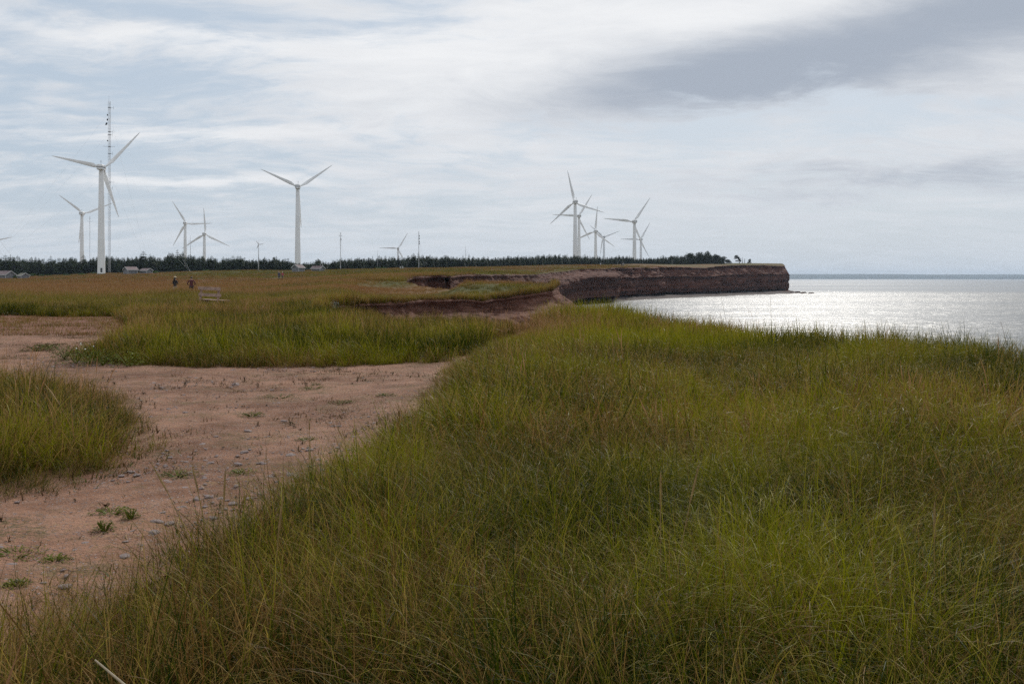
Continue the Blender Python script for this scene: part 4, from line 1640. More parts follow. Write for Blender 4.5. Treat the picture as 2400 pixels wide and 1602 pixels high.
def small_turbine():
    d = 420
    x = X(606, d)
    zh = EYE + (HZ - 573) / F * d
    zb = h1(x, d) - .1
    H = zh - zb
    t = thing('small_wind_turbine', 'little dark wind turbine on a slim pole before the wood', 'wind turbine', (x, d, zb), R(8))
    MB().lathe([(.22, 0), (.17, H * .5), (.12, H)], 10).build('pole', M_STEEL, t, True)
    MB().tube([(0, -.7, H + .1), (0, -.2, H + .1), (0, .45, H + .1)], [.12, .2, .14], 10).build('nacelle', M_STEEL, t)
    tv = MB()
    tv.box((0, -1.1, H + .2), (.04, .9, .06)).box((0, -1.6, H + .35), (.05, .5, .7))
    tv.tube([(.1, -.3, H + .2), (.1, -.3, H + 2.0)], .035, 5)
    tv.build('tail_vane', M_STEEL, t)
    me = MB().add([(.1, -.05, -.1), (.1, .05, .1), (.7, -.06, -.16), (.7, .06, .14), (2.0, -.02, -.05), (2.0, .02, .05),
                   (.1, .02, -.12), (.7, .03, -.18), (2.0, .02, -.06)],
                  [(0, 2, 3, 1), (2, 4, 5, 3), (6, 1, 3, 7), (7, 3, 5, 8), (0, 6, 7, 2), (2, 7, 8, 4), (4, 8, 5)]).mesh('blade')
    me.materials.append(M_STEEL)
    MB().lathe([(.2, -.2), (.2, .2), (.05, .3)], 10).build('hub', M_STEEL, t).location = (0, .55, H + .1)
    for k in range(3):
        b = link_obj('blade', me, None, t)
        b.location = (0, .6, H + .1)
        b.rotation_euler = (0, -(R(6) + k * 2 * math.pi / 3), 0)


small_turbine()


# ------------------------------------------------------------------ masts
def lattice(t, H, w, step, rad, z0=0.0, name='lattice'):
    legs = [(w * .577 * math.cos(a), w * .577 * math.sin(a)) for a in (R(90), R(210), R(330))]
    for (a, b) in legs:
        MB().tube([(a, b, z0), (a, b, H)], rad, 6).build('leg', M_STEEL, t)
    m = MB()
    z = z0 + step * .5
    k = 0
    while z < H - step * .4:
        for i in range(3):
            p, q = legs[i], legs[(i + 1) % 3]
            m.tube([(p[0], p[1], z), (q[0], q[1], z)], rad * .55, 4, 0, False)
            m.tube([(p[0], p[1], z), (q[0], q[1], min(z + step, H))] if k % 2 else [(q[0], q[1], z), (p[0], p[1], min(z + step, H))], rad * .5, 4, 0, False)
        z += step
        k += 1
    tag(m.build(name, M_STEEL, t), kind='stuff')


def guy(t, top, dx, dy, H, d_name='guy_wire', rad=0.014):
    n = 7
    pts = []
    for i in range(n):
        u = i / (n - 1)
        pts.append((dx * u, dy * u, top * (1 - u) - 1.3 * math.sin(math.pi * u)))
    MB().tube(pts, rad, 5).build(d_name, M_STEEL, t)


def tall_mast():
    d = 480
    x = X(256.5, d)
    zb = h1(x, d) - .1
    H = EYE + (HZ - 238) / F * d - zb
    t = thing('lattice_mast', 'tall slender lattice mast with aerials behind the nearest turbine', 'mast', (x, d, zb), R(12))
    lattice(t, H, 1.05, 1.5, .062)
    MB().tube([(-.25, 0, H), (-.25, 0, H + 3.0)], [.04, .015], 6).build('whip_aerial', M_DARK, t)
    k = d / F

    def zpy(py):
        return EYE + (HZ - py) / F * d - zb
    for py, s in ((270, .38), (281, .48), (330, .34)):
        m = MB()
        m.lathe([(s * .6, -.9 * s), (s * .75, 0), (s * .6, .9 * s)], 10)
        o = m.build('panel_aerial', M_DARK, t, True)
        o.location = (-.85, -.3, zpy(py))
    m = MB()
    m.lathe([(.05, .0), (.5, .12), (.8, .4), (.78, .42), (.45, .18), (.04, .06)], 14)
    o = m.build('dish_aerial', M_DARK, t, True)
    o.location = (-1.0, -.4, zpy(291.5))
    o.rotation_euler = (R(70), 0, R(-50))
    for py, wl, wr in ((343.5, 2.9, 2.6), (427, 1.0, 2.2), (309, .6, 1.6), (316, .6, 1.3), (253, .7, 1.9), (360, .3, 1.4), (441, .6, 1.5)):
        m = MB()
        m.tube([(-wl, -.2, zpy(py)), (wr, -.2, zpy(py))], .05, 6)
        m.box((0, 0, zpy(py)), (1.3, 1.1, .18))
        if wr < 2:
            m.tube([(wr, -.2, zpy(py) - .8), (wr, -.2, zpy(py) + .9)], .04, 6)
        m.build('cross_arm', M_DARK, t)
    top = zpy(268)
    for az, tops in ((198, (zpy(262), zpy(312), zpy(400))), (318, (zpy(262), zpy(330), zpy(420))), (78, (zpy(262), zpy(400)))):
        for tp in tops:
            guy(t, tp, math.cos(R(az)) * 56, math.sin(R(az)) * 56, tp)


tall_mast()


def thin_mast(px, ptop, d, label, w=0.0, arms=(), bulge=(), zb_py=None, rad=.11):
    x = X(px, d)
    zb = h1(x, d) - .1
    H = EYE + (HZ - ptop) / F * d - zb
    t = thing('slim_mast', label, 'mast', (x, d, zb), R(20))
    if w:
        lattice(t, H, w, w * 5.0, .034)
    else:
        MB().lathe([(rad * 1.2, 0), (rad, H * .6), (rad * .5, H)], 8).build('pole', M_STEEL, t, True)
    for py, L in arms:
        z = EYE + (HZ - py) / F * d - zb
        m = MB()
        m.tube([(-L, 0, z), (L, 0, z)], .05, 6)
        m.tube([(-L, 0, z - .15), (-L, 0, z + .5)], .06, 6)
        m.tube([(L, 0, z - .15), (L, 0, z + .5)], .06, 6)
        m.build('cross_arm', M_STEEL, t)
    for py in bulge:
        z = EYE + (HZ - py) / F * d - zb
        MB().box((.2, -.2, z), (.28, .25, .6)).build('panel_aerial', M_DARK, t)
    for az in (40, 160, 280):
        guy(t, H * .85, math.cos(R(az)) * H * .4, math.sin(R(az)) * H * .4, H, 'guy_wire', .012)
    return t


thin_mast(210.5, 506, 760, 'slim mast between the two leftmost turbine towers', .45, ((519, 1.7),), (512,))
thin_mast(446.4, 552, 760, 'slim mast with cross arms between the pair of turbines behind the wood', 0, ((564, 1.6), (567, 1.3)), (), None, .16)
thin_mast(798, 544, 415, 'slim mast standing before the wood right of the sheds', .30, ((553, .6),), (561,))
thin_mast(981.5, 542, 440, 'slim lattice mast before the wood with small aerials halfway up', .38, (), (553, 559, 566, 571))
thin_mast(1091, 576, 700, 'faint short mast behind the long even wood', 0, (), (), None, .13)
thin_mast(884.5, 585, 455, 'thin pole left of the half sunk turbine', 0, (), (), None, .07)
thin_mast(1238, 593, 760, 'tiny mast tip above the wood left of the turbine cluster', 0, (), (), None, .12)


def edge_wires():
    d = 480
    x = X(-150, d)
    zb = h1(x, d)
    t = thing('guyed_mast', 'mast outside the left edge whose two guy wires slant into view', 'mast', (x, d, zb))
    H = 62
    lattice(t, H, .8, 1.6, .06)
    guy(t, 58, 40, 8, H, 'guy_wire', .03)
    guy(t, 50, 39.5, 2, H, 'guy_wire', .025)
    guy(t, 58, -34, 20, H)
    guy(t, 58, -8, -36, H)


edge_wires()

# ------------------------------------------------------------------ sheds
M_SHING = simple_mat('weathered_shingle', (0.19, 0.19, 0.20), 0.85, 0.25, 1.4, 0, .02, 8)
M_TRIM = simple_mat('white_trim', (0.44, 0.44, 0.43), 0.6, 0.08)
M_ROOFR = simple_mat('faded_red_roof', (0.185, 0.135, 0.135), 0.85, 0.25, 1.5)
M_ROOFG = simple_mat('mossy_roof', (0.150, 0.145, 0.105), 0.9, 0.35, 1.2)
M_GLASS = simple_mat('dark_window_glass', (0.03, 0.035, 0.04), 0.15, 0.1)


def shed(px, d, yaw, W, L, hw, hp, label, roof, window=None, zoff=0.0, door=True):
    x = X(px, d)
    z = h1(x, d) - .15 + zoff
    t = thing('shed', label, 'shed', (x, d, z), R(yaw))
    m = MB()
    n = 9
    for k in range(n):                       # lapped courses of shingles
        z0 = hw * k / n
        m.box((0, 0, z0 + hw / n / 2), (W + .03 * (1 - 0) - .02 * (k % 2), L + .03 - .02 * (k % 2), hw / n - .012))
    m.box((0, 0, hw / 2), (W - .08, L - .08, hw))
    for s in (-1, 1):
        y = s * L / 2
        nn = 5
        for k in range(nn):
            a = (W / 2) * (1 - k / nn)
            b = (W / 2) * (1 - (k + 1) / nn)
            z0 = hw + (hp - hw) * k / nn
            z1 = hw + (hp - hw) * (k + 1) / nn - .01
            yy = y - s * .02 * (k % 2)
            m.add([(-a, yy, z0), (a, yy, z0), (b, yy, z1), (-b, yy, z1), (-a, yy - s * .1, z0), (a, yy - s * .1, z0), (b, yy - s * .1, z1), (-b, yy - s * .1, z1)],
                  [(0, 1, 2, 3), (7, 6, 5, 4), (3, 2, 6, 7), (1, 5, 6, 2), (0, 3, 7, 4), (0, 4, 5, 1)])
    m.build('wall', M_SHING, t)
    ov = .35
    sl = math.atan2(hp - hw, W / 2)
    rl = (W / 2 + ov) / math.cos(sl)
    r = MB()
    for s in (-1, 1):
        c = Vector((s * (W / 2 + ov) / 2, 0, hp - (W / 2 + ov) / 2 * math.tan(sl) + .06))
        r.box(c, (rl, L + 2 * ov, .09), Matrix.Rotation(s * sl, 3, 'Y'))
    r.box((0, 0, hp + .08), (.3, L + 2 * ov, .07))
    r.build('roof', roof, t)
    f = MB()
    for s in (-1, 1):
        ze = hp - (W / 2 + ov) * math.tan(sl)
        f.box((s * (W / 2 + ov + .02), 0, ze - .04), (.06, L + 2 * ov + .1, .26))
        for e in (-1, 1):
            c = Vector((s * (W / 2 + ov) / 2, e * (L / 2 + ov + .03), hp - (W / 2 + ov) / 2 * math.tan(sl) - .04))
            f.box(c, (rl, .06, .26), Matrix.Rotation(s * sl, 3, 'Y'))
    for sx in (-1, 1):
        for sy in (-1, 1):
            f.box((sx * (W / 2 + .0), sy * (L / 2 + .0), hw * .48), (.16, .16, hw * .9))
    f.build('trim', M_TRIM, t)
    if window:
        wx, wy, wz, ww, wh, side = window
        o = MB()
        gl = MB()
        if side == 'long':
            sx = -1
            for a in (-1, 1):
                o.box((sx * (W / 2 + .05), wy + a * ww / 2, wz), (.08, .12, wh + .2))
                o.box((sx * (W / 2 + .05), wy, wz + a * wh / 2), (.08, ww, .12))
            o.box((sx * (W / 2 + .05), wy, wz), (.07, .08, wh))
            gl.box((sx * (W / 2 + .02), wy, wz), (.04, ww, wh))
        else:
            for a in (-1, 1):
                o.box((wx + a * ww / 2, -L / 2 - .05, wz), (.12, .08, wh + .2))
                o.box((wx, -L / 2 - .05, wz + a * wh / 2), (ww, .08, .12))
            gl.box((wx, -L / 2 - .02, wz), (ww, .04, wh))
        wi = o.build('window', M_TRIM, t)
        gl.build('pane', M_GLASS, wi)
    return t


shed(306, 400, -45, 4.0, 3.9, 2.1, 3.2, 'small grey shed with a faded red roof, left of the shed with the window', M_ROOFR)
shed(343, 402, 58, 2.7, 4.0, 1.6, 2.3, 'low grey shed with a white framed window in its long wall', M_ROOFR, (0, 0.2, .75, 1.0, .9, 'long'))
shed(699, 372, -30, 3.2, 3.0, 1.9, 2.9, 'grey shed with a pale ridged roof under the middle turbine', M_ROOFR)
shed(745, 378, 62, 2.5, 4.0, 1.3, 2.1, 'low grey shed with a white gable below two thin poles', M_ROOFR, (0, 0, 1.15, .5, .45, 'gable'))
shed(55, 365, 48, 2.8, 3.0, 1.4, 2.2, 'low grey shed with a mossy roof right of the larger shed at the left edge', M_ROOFG)
shed(5, 372, 68, 4.4, 8.4, 1.7, 3.0, 'larger grey shed with a white eave cut by the left edge', M_ROOFR)

for px_, lab_ in ((751, 'left one of two thin pale poles by the low shed with the white gable'), (755.5, 'right one of two thin pale poles by the low shed with the white gable')):
    d_ = 379
    x_ = X(px_, d_)
    z_ = h1(x_, d_)
    t_ = thing('pole', lab_, 'pole', (x_, d_, z_))
    MB().lathe([(.09, -.1), (.08, 2), (.06, EYE + (HZ - 612) / F * d_ - z_)], 8).build('shaft', M_TRIM, t_)
    MB().lathe([(.14, 0), (.14, .12), (.05, .2)], 8).build('cap', M_STEEL, t_).location = (0, 0, EYE + (HZ - 612) / F * d_ - z_)
for px_, lab_ in ((938.6, 'left one of two small white cabinets at the wood edge'), (943.6, 'right one of two small white cabinets at the wood edge')):
    d_ = 455
    x_ = X(px_, d_)
    t_ = thing('cabinet', lab_, 'cabinet', (x_, d_, h1(x_, d_) - .05), .2)
    me_ = MB().box((0, 0, .6), (.62, .5, 1.2)).mesh('body')
    bevel_mesh(me_, .04, 1)
    link_obj('body', me_, M_TRIM, t_)
    MB().box((0, 0, 1.24), (.72, .6, .07)).build('lid', M_STEEL, t_)

# ------------------------------------------------------------------ bench
M_WOOD = simple_mat('weathered_plank', (0.325, 0.215, 0.165), 0.8, 0.3, 5.0, 0, .01, 40)


def plank(size, name, parent, loc, rot=(0, 0, 0)):
    me = MB().box((0, 0, 0), size).mesh(name)
    bevel_mesh(me, min(size) * .12, 1)
    o = link_obj(name, me, M_WOOD, parent)
    o.location = loc
    o.rotation_euler = rot
    return o


def bench():
    a, b = Vector((X(465, 50), 50, 0)), Vector((X(517, 49.2), 49.2, 0))
    c = (a + b) / 2
    L = (b - a).length
    t = thing('bench', 'weathered wooden bench seen from behind in the meadow grass', 'bench', (c.x, c.y, 0.235), math.atan2(b.y - a.y, b.x - a.x))
    t.rotation_euler[1] = R(1.6)
    plank((L, .045, .16), 'back_slat', t, (0, -.035, .905), (R(-6), 0, 0))
    plank((L * 1.0, .045, .155), 'back_slat', t, (.03, -.015, .585), (R(-6), 0, 0))
    for s in (-.42, .36):
        plank((.09, .09, 1.05), 'post', t, (L * s, .03, .42), (R(-5), 0, 0))
        plank((.09, .09, .42), 'leg', t, (L * s, .46, .12))
        plank((.07, .55, .09), 'seat_bearer', t, (L * s, .27, .27))
    for k in range(3):
        plank((L * 1.08, .135, .04), 'seat_slat', t, (.05, .14 + .15 * k, .335))


bench()


# ------------------------------------------------------------------ people
def cloth(name, c, rough=.85):
    return simple_mat(name, c, rough, .18, 9.0)


M_SKIN = simple_mat('skin', (0.42, 0.25, 0.18), .55, .08)


def person(px, d, height, yaw, label, shirt, trousers, hair, hat=None, arms=('down', 'down'), stride=.12, extra=None, zoff=0.0):
    """one continuous skinned body, clothes as colour areas; hair, eyes and hat are children"""
    k = height / 1.75
    x = X(px, d)
    z = h1(x, d) + zoff
    V, E, Rd = [], [], []

    def v(p, r, par=None):
        V.append(Vector(p) * k)
        Rd.append(r * k if not isinstance(r, tuple) else (r[0] * k, r[1] * k))
        if par is not None:
            E.append((par, len(V) - 1))
        return len(V) - 1
    pel = v((0, 0, .95), (.155, .11))
    wa = v((0, .005, 1.10), (.135, .10), pel)
    ch = v((0, 0, 1.30), (.165, .115), wa)
    sh = v((0, -.01, 1.42), (.12, .085), ch)
    nk = v((0, -.005, 1.51), (.055, .055), sh)
    jaw = v((0, .02, 1.58), (.066, .078), nk)
    hd = v((0, .012, 1.66), (.078, .095), jaw)
    tp = v((0, 0, 1.735), (.050, .06), hd)
    v((0, .115, 1.625), (.012, .014), hd)                                      # nose
    for s in (-1, 1):
        v((s * .082, 0, 1.64), (.014, .022), hd)                               # ear
        st = stride * s
        hp = v((s * .095, 0, .88), (.095, .095), pel)
        kn = v((s * .10, st * .55 + .02, .50), (.062, .065), hp)
        an = v((s * .10, st - (.04 if st < 0 else 0), .09), (.042, .046), kn)
        hl = v((s * .105, st + .05, .045), (.042, .04), an)
        v((s * .115, st + .17, .03), (.040, .026), hl)
        mode = arms[0 if s < 0 else 1]
        so = v((s * .185, -.01, 1.415), (.062, .062), sh)
        if mode == 'hip':
            el = v((s * .33, -.06, 1.17), (.045, .045), so)
            wr = v((s * .20, .10, 1.03), (.031, .028), el)
            fd = Vector((-s * .5, .5, -.7)).normalized()
        elif mode == 'over':
            el = v((s * .38, .0, 1.36), (.045, .045), so)
            wr = v((s * .58, .07, 1.42), (.031, .028), el)
            fd = Vector((s * .8, .4, -.3)).normalized()
        elif mode == 'front':
            el = v((s * .23, .05, 1.15), (.045, .045), so)
            wr = v((s * .10, .24, 1.20), (.031, .028), el)
            fd = Vector((-s * .6, .6, .4)).normalized()
        else:
            el = v((s * .235, -.02, 1.13), (.046, .046), so)
            wr = v((s * .235, .06, .89), (.031, .028), el)
            fd = Vector((0, .12, -1)).normalized()
        pw = V[wr] / k
        sd = Vector((0, 1, 0)).cross(fd)
        sd = sd.normalized() if sd.length > .3 else Vector((0, 0, 1))
        ac = fd.cross(sd).normalized()
        pm = v(pw + fd * .055, (.034, .020), wr)
        for q in range(4):
            f0 = v(pw + fd * .105 + ac * (q - 1.5) * .021, .0095, pm)
            f1 = v(pw + fd * (.135 + (.012, .02, .016, 0)[q]) + ac * (q - 1.5) * .023 - sd * s * .012, .0085, f0)
            v(pw + fd * (.155 + (.014, .024, .018, 0)[q]) + ac * (q - 1.5) * .022 - sd * s * .034, .007, f1)
        th = v(pw + fd * .055 + ac * .045, .0105, pm)
        v(pw + fd * .095 + ac * .058 - sd * s * .015, .0085, th)
    me = bpy.data.meshes.new('skeleton')
    me.from_pydata([tuple(q) for q in V], E, [])
    tmp = bpy.data.objects.new('skeleton', me)
    COL.objects.link(tmp)
    tmp.modifiers.new('s', 'SKIN')
    for i, r in enumerate(Rd):
        me.skin_vertices[0].data[i].radius = r if isinstance(r, tuple) else (r, r)
    me.skin_vertices[0].data[0].use_root = True
    sb = tmp.modifiers.new('u', 'SUBSURF')
    sb.levels = 1
    dg = bpy.context.evaluated_depsgraph_get()
    bm_ = bpy.data.meshes.new_from_object(tmp.evaluated_get(dg))
    bpy.data.objects.remove(tmp)
    bm_.name = 'person'
    t = link_obj('person', bm_)
    t.location = (x, d, z)
    t.rotation_euler = (0, 0, yaw)
    for q in (M_SKIN, shirt, trousers, M_DARK):
        bm_.materials.append(q)
    for p in bm_.polygons:
        c = p.center / k
        lat = abs(c.x)
        if c.z < .085:
            p.material_index = 3
        elif c.z < .96 and lat < .20:
            p.material_index = 2
        elif c.z < 1.49 and not (c.z < .93 and lat >= .20) and not (arms[0 if c.x < 0 else 1] == 'over' and lat > .56) and not (arms[0 if c.x < 0 else 1] == 'front' and c.y > .21):
            p.material_index = 1
        else:
            p.material_index = 0
    bm_.shade_smooth()
    tag(t, label, 'person')
    hm = MB()
    # hair as a cap that follows the skull, open at the face
    n, rws = 14, 7
    vs, fs = [], []
    for r_ in range(rws):
        a = math.pi * .62 * r_ / (rws - 1)
        for q in range(n):
            b = 2 * math.pi * q / n
            front = max(0, math.sin(b))
            aa = a * (1 - .45 * front)
            vs.append((.093 * k * math.sin(aa) * math.cos(b), (-.004 + .106 * math.sin(aa) * math.sin(b)) * k, (1.655 + .105 * math.cos(aa)) * k))
    for r_ in range(rws - 1):
        for q in range(n):
            fs.append((r_ * n + q, (r_ + 1) * n + q, (r_ + 1) * n + (q + 1) % n, r_ * n + (q + 1) % n))
    hm.add(vs, fs)
    h_ = hm.build('hair', hair, t, True)
    sol = h_.modifiers.new('t', 'SOLIDIFY')
    sol.thickness = .012
    for s in (-1, 1):
        e = MB().lathe([(.002, -.011), (.009, -.006), (.011, 0), (.009, .006), (.002, .011)], 8).build('eye', M_DARK, t, True)
        e.location = (s * .032 * k, .098 * k, 1.655 * k)
    MB().tube([(-.025 * k, .098 * k, 1.575 * k), (0, .105 * k, 1.573 * k), (.025 * k, .098 * k, 1.575 * k)], .006 * k, 5).build('mouth', cloth('lip', (.3, .12, .1)), t)
    if hat:
        hh = MB()
        hh.lathe([(.17 * k, 0), (.175 * k, .008), (.105 * k, .012), (.102 * k, .07 * k), (.07 * k, .10 * k), (.01, .11 * k)], 16)
        h2 = hh.build('hat', hat, t, True)
        h2.location = (0, -.005 * k, 1.70 * k)
    if extra == 'long_hair':
        q = MB()
        q.tube([(0, -.07 * k, 1.66 * k), (0, -.115 * k, 1.52 * k), (0, -.12 * k, 1.36 * k)], [.075 * k, .07 * k, .03 * k], 8)
        q.build('long_hair', hair, t, True)
    if extra == 'backpack':
        q = MB().box((0, 0, 0), (.30 * k, .17 * k, .42 * k)).mesh('backpack')
        bevel_mesh(q, .05, 2)
        o = link_obj('backpack', q, cloth('black_pack', (.03, .03, .035)), t)
        o.location = (0, -.19 * k, 1.24 * k)
    return t


HB = simple_mat('dark_hair', (.022, .016, .012), .6, .2)
HG = simple_mat('grey_hair', (.55, .53, .50), .6, .1)
BLK = cloth('black_cloth', (.022, .022, .026))
NAVY = cloth('navy_cloth', (.035, .05, .11))
person(448.5, 85, 1.80, R(8), 'dark haired person in a dark red checked shirt wading through the grass', cloth('dark_red_check', (.095, .022, .026)), BLK, HB, None, ('hip', 'hip'))
person(410.5, 76, 1.60, R(-15), 'person in a straw hat and black sleeveless top with long dark hair', cloth('black_top', (.026, .024, .026)), cloth('sand_trousers', (.30, .26, .2)), HB,
       simple_mat('straw_hat', (.50, .41, .27), .8, .1), ('front', 'front'), .1, 'long_hair')
person(654, 206, 1.76, R(-160), 'person in a navy jacket standing close beside one in bright pink red', NAVY, cloth('dark_jeans', (.05, .05, .075)), HB, cloth('pink_cap', (.50, .27, .25)), ('down', 'down'), .04)
person(662, 208, 1.72, R(170), 'grey haired person in a pink red top beside one in navy', cloth('pink_red', (.36, .05, .09)), cloth('dark_slacks', (.06, .05, .06)), HG, None, ('down', 'over'), .04)
person(1407.5, 470, 1.72, R(30), 'lone walker in a white top and black trousers at the cliff top', cloth('white_shirt', (.62, .62, .64)), BLK, HB, None, ('down', 'down'), .16)
person(1460.2, 492, 1.75, R(0), 'cliff top walker in a white top, right one of two', cloth('pale_shirt', (.60, .61, .65)), NAVY, HB, None, ('down', 'down'), .14)
person(1456.8, 490, 1.70, R(10), 'cliff top walker in dark clothes, left one of two', NAVY, BLK, HB, None, ('down', 'down'), .12, 'backpack')

# ------------------------------------------------------------------ plants and stones by the path
M_LEAF = mat_leafy('leafy_green', (0.056, 0.075, 0.006), (0.105, 0.120, 0.010), 0, .5, 9)
M_MATG = mat_leafy('mat_weed_green', (0.075, 0.080, 0.012), (0.125, 0.120, 0.022), 0, .6, 9)
M_DOCK = mat_leafy('reddish_weed', (0.060, 0.045, 0.020), (0.130, 0.070, 0.032), 0, .6, 9)
M_PETAL = simple_mat('white_petals', (.70, .70, .66), .6, .05)
M_SILVER = mat_leafy('silver_leaves', (0.20, 0.215, 0.19), (0.36, 0.37, 0.34), 0, .7, 9)
M_STRAW = simple_mat('straw_stalk', (0.27, 0.175, 0.060), .6, .2, 20)
M_PALE = simple_mat('pale_stalk', (0.40, 0.325, 0.215), .6, .12, 20)
M_STONE = simple_mat('grey_red_stone', (0.25, 0.19, 0.175), .85, .3, 6, 0, .01, 30)


def leaves(m, n, rad, h, L, rg, mi=0, up=.5):
    for i in range(n):
        a = rg.uniform(0, 6.283)
        r = rad * math.sqrt(rg.random())
        c = Vector((r * math.cos(a), r * math.sin(a), h * rg.random() * (1 - (r / rad) ** 2 * .5)))
        b = rg.uniform(0, 6.283)
        u = Vector((math.cos(b), math.sin(b), rg.uniform(-.2, up))).normalized()
        w = Vector((-math.sin(b), math.cos(b), rg.uniform(-.3, .3)))
        s = L * rg.uniform(.6, 1.3)
        m.add([c, c + u * s * .5 + w * s * .24, c + u * s - Vector((0, 0, s * .15)), c + u * s * .5 - w * s * .24], [(0, 1, 2, 3)], mi)
    return m


def leafy_plant(px, py, r, h, label, seed, flowers=0, mat=None, L=.06, n=260, name='leafy_plant', cat='plant'):
    d = (EYE - 0.02) * F / (py - HZ)
    x = X(px, d)
    rg = random.Random(seed)
    t = thing(name, label, cat, (x, d, h1(x, d)))
    s = MB()
    for k in range(9):
        a = rg.uniform(0, 6.28)
        s.tube([(0, 0, -.02), (math.cos(a) * r * .4, math.sin(a) * r * .4, h * .5), (math.cos(a) * r * .7, math.sin(a) * r * .7, h * .85)], [.006, .005, .003], 4)
    s.build('stem', M_LEAF, t)
    leaves(MB(), n, r, h, L, rg).build('leaves', mat or M_LEAF, t)
    for k in range(flowers):
        a = rg.uniform(0, 6.28)
        q = r * math.sqrt(rg.random()) * .95
        f = MB()
        f.tube([(0, 0, -.12), (0, 0, 0)], .0025, 4)
        nn = 8
        for j in range(nn):
            b = 2 * math.pi * j / nn
            u = Vector((math.cos(b), math.sin(b), .1)) * .015
            w = Vector((-math.sin(b), math.cos(b), 0)) * .006
            f.add([(0, 0, .004), tuple(u * .6 + w), tuple(u), tuple(u * .6 - w)], [(0, 1, 2, 3)], 1)
        o = f.build('flower', [M_LEAF, M_PETAL], t)
        o.location = (q * math.cos(a), q * math.sin(a), h * rg.uniform(.75, 1.15))
        o.rotation_euler = (rg.uniform(-.5, .9), rg.uniform(-.4, .4), 0)
    return t


leafy_plant(152, 838, .30, .34, 'leafy green plant at the very left corner of the grass strip', 1)
leafy_plant(178, 847, .38, .40, 'leafy green plant dotted with most of the white flowers', 2, 6)
leafy_plant(208, 850, .36, .38, 'leafy green plant with a few white flowers right of the most flowered one', 3, 3)
leafy_plant(240, 853, .34, .34, 'plain green leafy plant along the foot of the strip', 4)
leafy_plant(300, 857, .32, .30, 'low green leafy plant just before the strip runs straight', 5)
leafy_plant(90, 818, .42, .12, 'low patch of bright green weed on the dirt left of the strip', 6, 0, M_MATG, .07, 300, 'weed_patch', 'weed')
leafy_plant(112, 812, .28, .12, 'smaller green weed patch touching the low bright one left of the strip', 7, 0, M_MATG, .07, 200, 'weed_patch', 'weed')
for i_, (px_, py_, r_, lab_) in enumerate((
        (418, 1112, .20, 'wide flat green mat in the middle of the path, left of its twin'), (570, 1107, .14, 'flat green mat near the foreground grass in the middle of the path'),
        (262, 1200, .16, 'flat green mat on the path right of the left grass patch'), (305, 1215, .06, 'small upright green tuft beside the flat mat on the path'),
        (245, 1243, .07, 'small flat green mat below the larger one on the path'), (40, 1300, .19, 'spreading green mat at the left edge of the path'),
        (130, 1312, .09, 'flat green mat right of the spreading one at the left edge'), (40, 1372, .08, 'dark green mat nearest to the foreground at the left edge'),
        (655, 925, .35, 'long low green growth in the far part of the path'), (735, 905, .24, 'second low green growth in the far part of the path, further back'),
        (590, 968, .18, 'darker green tuft row in the upper middle of the path'), (800, 940, .20, 'green weeds near the right side of the path'),
        (905, 925, .16, 'small weeds close to the right edge of the path'), (742, 898, .10, 'tiny dark tussock in the far part of the path'),
        (720, 1030, .13, 'green tuft on the path close to the foreground grass'))):
    leafy_plant(px_, py_, r_, .045 if r_ > .075 else .09, lab_, 60 + i_, 0, M_MATG, .022, int(150 + 900 * r_), 'weed_mat', 'weed')


def silver_plant():
    d = 45.3
    x = X(781, d)
    t = thing('silver_plant', 'silvery grey leafy plant on the lip of the gully bank', 'plant', (x, d, h1(x, d) - .28))
    rg = random.Random(9)
    leaves(MB(), 420, .30, .50, .085, rg, 0, .8).build('leaves', M_SILVER, t)
    s = MB()
    for k in range(7):
        a = rg.uniform(0, 6.28)
        s.tube([(0, 0, -.1), (math.cos(a) * .15, math.sin(a) * .15, .4)], [.01, .005], 4)
    s.build('stem', M_SILVER, t)


silver_plant()


def weeds():
    protos = []
    for v in range(4):
        rg = random.Random(700 + v)
        m = MB()
        hh = rg.uniform(.06, .11)
        for k in range(rg.randint(2, 4)):
            a = rg.uniform(0, 6.28)
            m.tube([(0, 0, -.01), (math.cos(a) * .008, math.sin(a) * .008, hh * .5), (math.cos(a) * .022, math.sin(a) * .022, hh * rg.uniform(.7, 1.1))], [.0045, .004, .002], 4)
        leaves(m, 16, .035, hh * .8, .042, rg, 0, 1.3)
        me = m.mesh('upright_weed')
        me.materials.append(M_DOCK)
        protos.append(me)
    n = 0
    while n < 120:
        px = random.uniform(0, 1000)
        py = random.choice((random.uniform(868, 960), random.uniform(880, 1100), random.uniform(900, 1300)))
        d = EYE * F / (py - HZ)
        x = X(px, d)
        if float(path_dist(np.array([x]), np.array([d]))[0]) < .12 or fbm(x, d, 1.6, 95, 2) < random.uniform(.42, .6):
            continue
        o = link_obj('upright_weed', protos[n % 4])
        o.location = (x, d, h1(x, d) + .005)
        o.rotation_euler = (0, 0, random.uniform(0, 6))
        s = random.choice((.3, .38, .45, .55, .8)) * random.uniform(.85, 1.15)
        o.scale = (s, s, s)
        tag(o, 'small upright reddish weed scattered on the bare dirt', 'weed', 'small upright weeds on the dirt path')
        n += 1


weeds()


